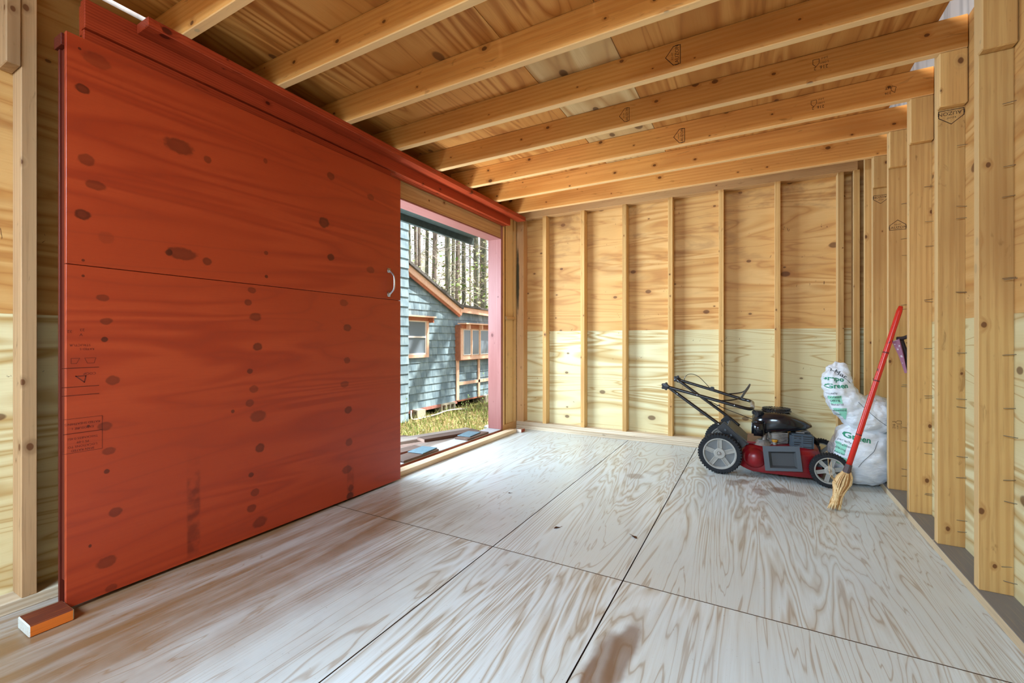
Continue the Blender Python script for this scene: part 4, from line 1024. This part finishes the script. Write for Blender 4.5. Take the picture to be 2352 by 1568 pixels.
PEACH = flat('peach_trim', lin(234, 192, 166), .6, var=.06); BROWNT = flat('brown_red_trim', lin(170, 108, 82), .6, var=.1); SASH = flat('white_sash', lin(226, 220, 214), .5)
k = NM('window_glass', .08, .6); k.color(lin(120, 134, 146)); GLASS = k.m
DARKW = flat('dark_crawlspace', lin(38, 34, 32), .9); RFM = flat('asphalt_roof', lin(92, 90, 88), .9, var=.2)
def cpart(name, *a, **kw): return child_board(name, cab, *a, **kw)
wallp = cpart('wall', HX - .03, HX - .012, 5.3, 12.5, -.33, 1.55, flat('wall_backing', lin(70, 92, 104), .9), bevel=0)
bm = bmesh.new(); vs = [bm.verts.new((x, y, z)) for x in (HX - .03, HX - .012) for y, z in ((3.9, 1.55), (7.56, 1.55), (7.5, 1.58), (5.6, 2.55), (3.9, 3.4))]
bm.faces.new(vs[:5]); bm.faces.new(vs[5:][::-1])
for i in range(5): bm.faces.new((vs[i], vs[(i + 1) % 5], vs[5 + (i + 1) % 5], vs[5 + i]))
child_mesh(cab, 'gable_wall', bm, MATS['wall_backing'])
def sh_mesh(w, h):
    bm = bmesh.new(); v = [bm.verts.new(p) for p in ((-.004, -w / 2, h), (-.004, w / 2, h), (.016, -w / 2, 0), (.016, w / 2, 0), (.0, -w / 2, 0), (.0, w / 2, 0))]
    bm.faces.new((v[0], v[2], v[3], v[1])); bm.faces.new((v[2], v[4], v[5], v[3])); bm.faces.new((v[0], v[4], v[2])); bm.faces.new((v[1], v[3], v[5])); bm.faces.new((v[0], v[1], v[5], v[4]))
    return mesh_of(bm, 'shingle')
EXP = .140
SHW_ = [.15, .20, .25, .30]; SHME = [sh_mesh(w - .004, EXP + .03) for w in SHW_]
rs2 = random.Random(4); cnt = 0
def rake_z(y): return 2.19 - (y - 6.05) * (2.19 - 1.50) / (7.56 - 6.05)
for r_ in range(18):
    z = -.335 + EXP * r_; y = 5.62 - rs2.random() * .2
    while y < 9.05:
        i_ = rs2.randrange(4); w = SHW_[i_]; yc = y + w / 2; y += w
        topz = rake_z(yc) - .05 if yc < 7.5 else 1.40
        if z > topz: continue
        if 5.6 < yc < 6.46 and .62 < z and z + EXP < 1.30: continue
        if 7.58 < yc and .52 < z and z + EXP < 1.22: continue
        o = link('shingle', SHME[i_], SHB, wallp); o.parent = cab; o.location = (-.010, yc - 7.4, z - GZ); cnt += 1
fb = bmesh.new()
for r_ in range(13):
    z = -.335 + EXP * r_; y = 9.06
    while y < 12.4:
        w = SHW_[rs2.randrange(4)]; tmp = bmesh.new(); tmp.from_mesh(SHME[SHW_.index(w)]); join_bm(fb, tmp, Matrix.Translation((HX - .010, y + w / 2, z))); y += w
child_mesh(cab, 'far_shingles', fb, SHB)['kind'] = 'stuff'
# rake boards, eave and roofs
def beam(name, a, b_, w, d, mat, par=None):
    a, b_ = Vector(a), Vector(b_); t = (b_ - a).normalized(); s_ = Vector((1, 0, 0)); u_ = t.cross(s_).normalized()
    bm = bmesh.new(); M_ = Matrix(((t.x, s_.x, u_.x, a.x), (t.y, s_.y, u_.y, a.y), (t.z, s_.z, u_.z, a.z), (0, 0, 0, 1)))
    bx(bm, 0, (b_ - a).length, -d / 2, d / 2, -w / 2, w / 2, M_); return child_mesh(par or cab, name, bm, mat)
beam('rake_board', (HX + .08, 5.45, 2.42), (HX + .08, 7.58, 1.49), .12, .035, PEACH)
beam('rake_board', (HX + .055, 5.45, 2.33), (HX + .055, 7.54, 1.42), .04, .03, BROWNT)
beam('roof_edge', (HX - 1.0, 5.40, 2.52), (HX - 1.0, 7.56, 1.585), .05, 2.3, RFM)
beam('eave_board', (HX + .10, 7.50, 1.555), (HX + .10, 12.6, 1.42), .11, .03, PEACH)
beam('roof_edge', (HX - .9, 7.45, 1.64), (HX - .9, 12.6, 1.48), .04, 2.1, RFM)
bm = bmesh.new(); bx(bm, -9, HX - .04, 5.0, 12.5, -.33, 1.4); child_mesh(cab, 'house_body', bm, DARKW)
bm = bmesh.new(); bx(bm, -8.5, -8.4, 5.0, 12.5, GZ - .1, -.3); child_mesh(cab, 'crawlspace_wall', bm, DARKW)
beam('skirt_board', (HX + .01, 5.4, -.365), (HX + .01, 7.5, -.365), .055, .03, flat('faded_red_skirt', lin(170, 116, 104), .8, var=.15))
beam('skirt_board', (HX - .01, 7.56, -.345), (HX - .01, 12.5, -.345), .04, .03, BROWNT)
# left window: frame, sashes, panes, hood
def rect_frame(name, X, y0, y1, z0, z1, w, d, mat, par):
    out = []
    for (a, b_, c_, e_) in ((y0, y1, z1 - w, z1), (y0, y1, z0, z0 + w), (y0, y0 + w, z0 + w, z1 - w), (y1 - w, y1, z0 + w, z1 - w)):
        bm = bmesh.new(); bx(bm, X, X + d, a, b_, c_, e_); out.append(child_mesh(par, name, bm, mat))
    return out
bm = bmesh.new(); bx(bm, HX - .005, HX + .012, 5.70, 6.54, .63, 1.31); w1 = child_mesh(cab, 'window', bm, SASH)
rect_frame('window_frame', HX + .012, 5.68, 6.565, .60, 1.33, .055, .035, PEACH, w1)
rect_frame('sash', HX + .012, 5.735, 6.51, .655, 1.285, .028, .02, SASH, w1)
bm = bmesh.new(); bx(bm, HX + .012, HX + .036, 5.76, 6.48, .965, .995); child_mesh(w1, 'meeting_rail', bm, SASH)
for z0, z1 in ((.683, .965), (.995, 1.257)):
    bm = bmesh.new(); bx(bm, HX + .0125, HX + .016, 5.763, 6.482, z0, z1); child_mesh(w1, 'pane', bm, GLASS)
beam('window_hood', (HX + .09, 5.66, 1.352), (HX + .09, 6.62, 1.352), .025, .18, PEACH)
bm = bmesh.new(); bx(bm, HX + .012, HX + .05, 5.66, 6.60, 1.28, 1.338); child_mesh(cab, 'hood_board', bm, BROWNT)
bm = bmesh.new(); bx(bm, HX + .05, HX + .15, 6.56, 6.59, 1.25, 1.338); child_mesh(cab, 'hood_bracket', bm, BROWNT)
# bay window on the right
BXF = HX + .12
bm = bmesh.new(); bx(bm, HX - .01, BXF, 7.46, 9.1, .50, 1.235); bay = child_mesh(cab, 'bay_window', bm, BROWNT)
bm = bmesh.new(); bx(bm, BXF, BXF + .02, 7.475, 9.1, .515, 1.22); child_mesh(bay, 'bay_frame', bm, PEACH)
for y0, y1 in ((7.56, 7.80), (7.88, 8.12), (8.20, 8.98)):
    bm = bmesh.new(); bx(bm, BXF + .02, BXF + .024, y0, y1, .62, 1.13); child_mesh(bay, 'pane', bm, GLASS)
    rect_frame('sash', BXF + .02, y0 - .012, y1 + .012, .608, 1.142, .014, .012, SASH, bay)
for y in (7.82, 8.14):
    bm = bmesh.new(); bx(bm, BXF + .02, BXF + .045, y, y + .035, .60, 1.15); child_mesh(bay, 'mullion', bm, PEACH)
beam('bay_hood', (BXF + .08, 7.42, 1.262), (BXF + .08, 9.15, 1.262), .025, .22, PEACH, cab)
bm = bmesh.new(); bx(bm, BXF + .02, BXF + .06, 7.43, 9.1, 1.17, 1.248); child_mesh(cab, 'hood_board', bm, BROWNT)
for y in (7.60, 8.08, 8.56):
    bm = bmesh.new(); bx(bm, BXF + .06, BXF + .15, y, y + .03, 1.15, 1.248); child_mesh(cab, 'hood_bracket', bm, PEACH)
for (y0, y1, z0, z1) in ((7.47, 7.555, -.33, .50), (8.285, 8.35, -.33, .50), (7.556, 9.2, -.02, .045)):
    bm = bmesh.new(); bx(bm, HX + .008, HX + .034, y0, y1, z0, z1); child_mesh(cab, 'trim_strip', bm, PEACH)
# taller wing of the cabin at the left edge of the doorway view
wing = root('cabin_wing', (-5.27, 5.2, GZ), label='bleached shingled wing wall at the left edge of the doorway view', cat='building')
bpy.context.view_layer.update()
bm = bmesh.new(); bx(bm, -7.5, -5.285, 3.2, 5.845, GZ, 4.6); child_mesh(wing, 'wall', bm, MATS['wall_backing'])
wy = 5.86
for r_ in range(28):
    z = GZ + .02 + .165 * r_; y = wy
    for w_i in (1, 2, 3, 2, 3, 1, 3) if r_ % 2 else (2, 1, 3, 3, 1, 2, 3):
        o = link('shingle', SHME[w_i], SHW if z < 1.6 else SHB, wing); o.location = (-.005, y - SHW_[w_i] / 2 - 5.2, z - GZ); y -= SHW_[w_i]

# ------------------------------------------------------------------ cinder blocks under the cabin
CONC = flat('concrete', lin(186, 180, 160), .9, var=.1, scale=60)
def cinder(y, x, label, rz=0.0, sc=1.0):
    b = bmesh.new(); L_, Wd, Hh = .39 * sc, .19, .165
    bx(b, -Wd / 2, Wd / 2, -L_ / 2, L_ / 2, 0, .03); bx(b, -Wd / 2, Wd / 2, -L_ / 2, L_ / 2, Hh - .03, Hh)
    for t in (-1, -.33, .33, 1): bx(b, -Wd / 2, Wd / 2, t * (L_ / 2 - .016) - .016, t * (L_ / 2 - .016) + .016, .0295, Hh - .0295)
    bmesh.ops.remove_doubles(b, verts=b.verts, dist=.0008)
    r_ = root('cinder_block', (x, y, GZ), rz, label=label, cat='cinder block', group='cinder blocks under the cabin')
    link('block', mesh_of(b), CONC, r_)
cinder(6.25, HX - .03, 'upright looking cinder block pier under the left of the cabin', R(80))
cinder(7.15, HX - .02, 'cinder block with open cells under the middle of the cabin', R(-8))
cinder(8.62, HX - .10, 'cinder block pier under the right of the cabin', R(85))
b = bmesh.new(); tube(b, smooth_curve([(-5.36, 6.02, -.33), (-5.34, 6.0, -.44), (-5.30, 6.05, -.485), (-5.25, 6.5, -.475), (-5.22, 6.95, -.44), (-5.2, 7.5, -.485)], 8), .014, 8)
tag(link('pipe', mesh_of(b, 'pipe', True), flat('white_pvc', lin(226, 224, 218), .4)), 'white plastic pipe lying in front of the cabin blocks', 'pipe')

# ------------------------------------------------------------------ boards and slates by the door sill
WPL = lumber('weathered_plank', lin(176, 160, 148), lin(140, 118, 104), lin(96, 76, 64), knots=.2, var=.12)
DPL = lumber('dark_wet_plank', lin(120, 96, 84), lin(84, 62, 52), lin(52, 36, 30), knots=.2, var=.1)
def plank(label, c_, L_, w, t, rz, mat, tiltx=0.0):
    b = bmesh.new(); bx(b, -L_ / 2, L_ / 2, -w / 2, w / 2, 0, t); bmesh.ops.bevel(b, geom=list(b.edges), offset=.002, segments=1, affect='EDGES')
    o = link('plank', mesh_of(b), mat, None, c_); o.rotation_euler = (0, tiltx, rz); return tag(o, label, 'plank', 'old planks stacked outside the door')
plank('long weathered plank lying farthest out beyond the door sill', (-2.98, 2.86, -.030), 2.1, .17, .03, R(69), WPL)
plank('weathered plank lying closest along the outside of the door sill', (-2.68, 2.50, -.030), 1.9, .15, .03, R(76), WPL)
plank('short dark plank leaning across the two longer outside planks', (-2.565, 3.42, .001), .62, .13, .028, R(70), DPL)
plank('dark plank end behind the left blue slate', (-2.53, 2.62, .001), .55, .12, .03, R(80), DPL)
for y, lab in ((2.3, 'timber crib under the left end of the outside planks'), (3.3, 'timber crib under the right end of the outside planks')):
    cr = root('timber_crib', (-2.8, y, GZ), label=lab, cat='timber', group='supports under the outside planks')
    for i in range(3):
        b = bmesh.new(); bx(b, -.30, .30, -.07, .07, .1567 * i, .1567 * i + .156); link('timber', mesh_of(b), DPL, cr)
SLATE = flat('blue_slate', lin(98, 122, 132), .55, var=.1, scale=40)
for i_, (y0, y1, tx, lab1, lab2) in enumerate(((2.40, 2.80, (-2.375, -2.225, 2.60, 2.80), 'thin dark board on the door sill under the left blue slate', 'left blue grey slate lying by the red door edge'),
                                           (3.20, 3.55, (-2.385, -2.245, 3.26, 3.47), 'thin dark board on the door sill under the right blue slate', 'right blue grey slate lying near the door jamb'))):
    o = board('sill_board', -2.345, -2.205, y0, y1, .0425, .058, DPL, bevel=.002); tag(o, lab1, 'board')
    o = board('slate', tx[0] + .02, tx[1] + .01, tx[2], tx[3], .0585, .066, SLATE, bevel=.002); o.rotation_euler.rotate_axis('Z', R(6)); tag(o, lab2, 'slate')

# ------------------------------------------------------------------ rocks and weeds
ROCK = flat('pale_rock', lin(176, 186, 190), .9, var=.15, scale=30)
for (x, y, s_, lab) in ((-3.95, 6.55, .11, 'larger pale rock in the grass beside the door jamb'), (-3.75, 6.0, .07, 'smaller grey rock in the grass below the weeds')):
    b = bmesh.new(); bmesh.ops.create_icosphere(b, subdivisions=3, radius=s_)
    for v in b.verts: v.co = v.co * (1 + .35 * noise.noise(v.co * 9 + Vector((x, y, 0)))); v.co.z *= .7
    tag(link('rock', mesh_of(b, 'rock'), ROCK, None, (x, y, GZ + s_ * .35)), lab, 'rock')
WEED = flat('weed_green', lin(128, 160, 84), .7, var=.2); STEM = flat('weed_stem', lin(112, 104, 70), .8)
def weed(x, y, h, n, leaves, label, seed):
    q = random.Random(seed); r_ = root('weed', (x, y, GZ), label=label, cat='weed', group='weeds in the grass')
    bs, bl = bmesh.new(), bmesh.new()
    for i in range(n):
        a = q.uniform(0, 6.28); l = q.uniform(.05, .22) * h; hh = h * q.uniform(.6, 1)
        pts = smooth_curve([(0, 0, -.01), (math.cos(a) * l * .3, math.sin(a) * l * .3, hh * .5), (math.cos(a) * l, math.sin(a) * l, hh)], 6)
        tube(bs, pts, [.004 - .003 * j / (len(pts) - 1) for j in range(len(pts))], 4)
        for j in range(leaves):
            p = pts[min(len(pts) - 1, 3 + int(q.random() * (len(pts) - 3)))]; b_ = q.uniform(0, 6.28); s_ = q.uniform(.015, .035)
            d = Vector((math.cos(b_), math.sin(b_), q.uniform(.1, .8))).normalized(); sd = d.orthogonal().normalized() * s_ * .3
            bl.faces.new([bl.verts.new(v) for v in (p, p + d * s_ * .5 + sd, p + d * s_, p + d * s_ * .5 - sd)])
    link('stems', mesh_of(bs), STEM, r_)
    me_ = bpy.data.meshes.new('leaves'); bl.to_mesh(me_); bl.free(); o = link('leaves', me_, WEED, r_); o['kind'] = 'stuff'
weed(-4.05, 6.35, .95, 3, 10, 'tall thin weed stalk in front of the bay window trim', 1)
weed(-3.9, 6.75, .55, 7, 16, 'bushy green weed close to the door jamb', 2)
weed(-4.3, 6.2, .50, 6, 12, 'medium weed clump below the left trim strip', 3)
weed(-3.35, 3.62, 1.02, 1, 7, 'single dry stalk close to the red door edge', 4)
weed(-4.5, 7.3, .45, 8, 14, 'low weed clump under the right side of the cabin', 5)

# ------------------------------------------------------------------ forest
BARK = NM('bark', .9, .1); n_ = BARK.noise(BARK.vm('MULTIPLY', BARK.obj(), (6, 6, 1.2)), 2.0, 4, .6); BARK.color(BARK.mix(BARK.step(n_, .35, .65), lin(104, 96, 92), lin(160, 148, 138))); BARKM = BARK.m
BARK2 = NM('mossy_bark', .9, .1); n_ = BARK2.noise(BARK2.vm('MULTIPLY', BARK2.obj(), (6, 6, 1.2)), 2.0, 4, .6); BARK2.color(BARK2.mix(BARK2.step(n_, .35, .65), lin(88, 94, 84), lin(136, 134, 118)))
TWIG = flat('twig', lin(150, 142, 134), .9); FOL = flat('needle_foliage', lin(104, 128, 84), .8, var=.25, scale=3)
cT, sT = math.cos(R(YAW)), math.sin(R(YAW))
def wedge(px, t):
    u = (px - 1176) / FPX; return (t * (u * cT - sT), t * (u * sT + cT))
def tree(px, t, h, r0, label, seed, moss=False, nb=26, leaf_n=60, group='trees of the forest behind the cabin', pos=None, lean=0.0, ls=1.0):
    q = random.Random(seed); x, y = pos or wedge(px, t)
    gz = GZ + (.02 * (-x - 12) if x < -12 else 0) - .1
    r_ = root('tree', (x, y, gz), label=label, cat='tree', group=group)
    b = bmesh.new(); lx, ly = q.uniform(-.02, .02) * h + lean * h, q.uniform(-.02, .02) * h
    pts = [Vector((lx * (f ** 1.3), ly * f, h * f)) for f in (0, .15, .35, .55, .75, .9, 1)]
    tube(b, pts, [r0 * (1 - .75 * f) for f in (0, .15, .35, .55, .75, .9, 1)], 9)
    link('trunk', mesh_of(b, 'trunk', True), BARK2.m if moss else BARKM, r_)
    bb, bl = bmesh.new(), bmesh.new()
    for i in range(nb):
        f = q.uniform(.12, .98); a = q.uniform(0, 6.28); L_ = h * q.uniform(.05, .16) * (1.15 - f * .6)
        p0 = Vector((lx * (f ** 1.3), ly * f, h * f)); d = Vector((math.cos(a), math.sin(a), q.uniform(-.35, .45)))
        p1 = p0 + d * L_ * .5 + Vector((0, 0, q.uniform(-.1, .1))); p2 = p0 + d * L_ + Vector((0, 0, q.uniform(-.25, .25)))
        rb = max(.008, r0 * .12)
        tube(bb, [p0, p1, p2], [rb, rb * .6, rb * .25], 4, cap=False)
        for j in range(4):
            s0 = p0.lerp(p2, q.uniform(.3, .95)); e_ = s0 + Vector((q.uniform(-1, 1), q.uniform(-1, 1), q.uniform(-.4, .7))) * L_ * .3
            tube(bb, [s0, e_], [rb * .4, rb * .15], 3, cap=False)
        for j in range(leaf_n // 10):
            s0 = p0.lerp(p2, q.uniform(.3, 1.1)) + Vector((q.uniform(-.2, .2), q.uniform(-.2, .2), q.uniform(-.15, .2))); s_ = q.uniform(.03, .08) * ls
            v1 = Vector((q.uniform(-1, 1), q.uniform(-1, 1), q.uniform(-.5, .5))).normalized() * s_; v2 = v1.orthogonal().normalized() * s_ * .5
            bl.faces.new([bl.verts.new(v) for v in (s0 - v1, s0 - v2, s0 + v1, s0 + v2)])
    me_ = bpy.data.meshes.new('branches'); bb.to_mesh(me_); bb.free(); o = link('branches', me_, TWIG, r_); o['kind'] = 'stuff'
    if leaf_n:
        me_ = bpy.data.meshes.new('foliage'); bl.to_mesh(me_); bl.free(); o = link('foliage', me_, FOL, r_); o['kind'] = 'stuff'
    else: bl.free()
FR = [(942, 17, .09, 'mossy tree trunk just right of the shingled wing wall', True), (957, 22, .08, 'slim tree second from the wing wall above the cabin roof', False), (964, 19, .085, 'tree trunk third from the wing wall above the cabin roof', False),
      (978, 20, .10, 'dark straight trunk left of the two trunks by the sky gap', True), (993, 18, .115, 'thick brown trunk on the left side of the sky gap', False), (1027, 17, .11, 'grey green trunk on the right side of the sky gap', True),
      (1047, 20, .11, 'trunk above the inner corner of the cabin roofs', False), (1066, 19, .105, 'straight trunk above the middle of the bay window', True), (1080, 24, .06, 'thin pale trunk between two thick ones above the bay window', False),
      (1095, 18, .13, 'thick trunk nearest the top of the door jamb', True), (1103, 23, .09, 'slim trunk squeezed behind the thick jamb side trunk', False), (1111, 19, .15, 'thickest trunk half hidden along the door jamb', True)]
for i, (px, t, r0, lab, ms) in enumerate(FR): tree(px, t, 17 + (i * 7) % 5, r0, lab, 100 + i, ms, nb=34, leaf_n=50)
qb = random.Random(77)
for i in range(34):
    tree(qb.uniform(860, 1220), qb.uniform(25, 40), qb.uniform(15, 20), qb.uniform(.05, .10), 'thin bare tree deep in the forest behind the cabin', 300 + i, qb.random() < .4, nb=22, leaf_n=30, group='far thin trees')
# trees outside the frame that dapple the cabin wall
for i, (x, y, ln) in enumerate(((-2.1, 10.25, 0.0), (0.6, 12.2, .07), (-0.9, 11.6, .12))):
    tree(0, 0, 14, .24, ('leaning tree behind the shed nearest the cabin', 'leaning tree behind the shed farthest from the cabin', 'leaning tree in the middle of the three behind the shed')[i], 500 + i, True, nb=46, leaf_n=60, group='trees behind the shed', pos=(x, y), lean=ln, ls=1.6)
shade = [o for o in COL.objects if o.get('label') == 'leaning tree behind the shed nearest the cabin'][0]
qs = random.Random(3)
for (a, b_, r0, r1) in (((-2.1, 10.2, 8.6), (-2.93, 7.9, 4.96), .20, .13), ((-2.1, 10.3, 8.0), (-2.80, 8.75, 4.9), .13, .08), ((-2.1, 10.2, 9.3), (-2.5, 8.1, 6.6), .10, .05)):
    bm = bmesh.new(); A, B = Vector(a), Vector(b_); tube(bm, smooth_curve([A, A.lerp(B, .5) + Vector((.05, -.1, .15)), B], 6), [r0 + (r1 - r0) * j / 12 for j in range(13)], 8)
    for j in range(16):
        p0 = A.lerp(B, qs.uniform(.25, 1)); tube(bm, [p0, p0 + Vector((qs.uniform(-.5, .5), qs.uniform(-.7, .7), qs.uniform(-.4, .5)))], [.022, .006], 4, cap=False)
    o = child_mesh(shade, 'limb', bm, BARKM)
# brush and wooded slope far behind
bm = bmesh.new(); qh = random.Random(9)
n = 60; cols_ = []
for i in range(n + 1):
    px = 700 + (1500 - 700) * i / n; x, y = wedge(px, 52); top = 10.5 + 1.6 * math.sin(i * .35) + 1.0 * noise.noise(Vector((i * .7, 0, 0)))
    x2, y2 = wedge(px, 75)
    cols_.append([bm.verts.new((x, y, GZ - 1)), bm.verts.new((x, y, 2.0)), bm.verts.new((x2, y2, top * 1.35)), bm.verts.new((x2 * 1.3, y2 * 1.3, GZ - 1))])
for a, b_ in zip(cols_, cols_[1:]):
    for j in range(3): bm.faces.new((a[j], b_[j], b_[j + 1], a[j + 1]))
k = NM('wooded_slope', .95, .05); P_ = k.n('ShaderNodeNewGeometry'); a1 = k.noise(P_, .5, 5, .7); a2 = k.noise(P_, 2.5, 4, .7)
k.color(k.mix(k.step(a2, .42, .6), k.mix(k.step(a1, .4, .6), lin(150, 158, 128), lin(182, 176, 160)), lin(214, 204, 194)))
tag(link('hillside', mesh_of(bm), k.m), 'pale wooded hillside beyond the trees', 'hill', kind='structure')
bm = bmesh.new()
for i in range(5200):
    px, t = qh.uniform(860, 1250), qh.uniform(14, 38); x, y = wedge(px, t); z = GZ + abs(qh.gauss(0, 1)) * 3.2 + (.02 * (-x - 12) if x < -12 else 0)
    p = Vector((x, y, z)); d = Vector((qh.uniform(-1, 1), qh.uniform(-1, 1), qh.uniform(-.6, 1))).normalized() * qh.uniform(.25, .9); s_ = d.orthogonal().normalized() * qh.uniform(.006, .016)
    bm.faces.new([bm.verts.new(v) for v in (p - s_, p + s_, p + d)])
me_ = bpy.data.meshes.new('twigs'); bm.to_mesh(me_); bm.free()
tag(link('underbrush_twigs', me_, TWIG), 'tangle of bare twigs between the forest trunks', 'brush', kind='stuff')
bm = bmesh.new()
for i in range(9000):
    px, t = qh.uniform(860, 1250), qh.uniform(14, 40); x, y = wedge(px, t); z = GZ + abs(qh.gauss(0, 1)) * 2.6 + (.02 * (-x - 12) if x < -12 else 0); s_ = qh.uniform(.03, .10)
    if px > 1085: z *= 1.25
    v1 = Vector((qh.uniform(-1, 1), qh.uniform(-1, 1), qh.uniform(-.5, .5))).normalized() * s_; v2 = v1.orthogonal().normalized() * s_ * .6; p = Vector((x, y, z))
    bm.faces.new([bm.verts.new(v) for v in (p - v1, p - v2, p + v1, p + v2)])
me_ = bpy.data.meshes.new('leaves'); bm.to_mesh(me_); bm.free()
k = NM('underbrush_leaf', .8, .1); a2 = k.noise(k.n('ShaderNodeNewGeometry'), 1.2, 3, .6); k.color(k.mix(k.step(a2, .4, .6), lin(110, 140, 74), lin(182, 186, 140)))
tag(link('underbrush', me_, k.m), 'light green spring leaves of the forest underbrush', 'brush', kind='stuff')
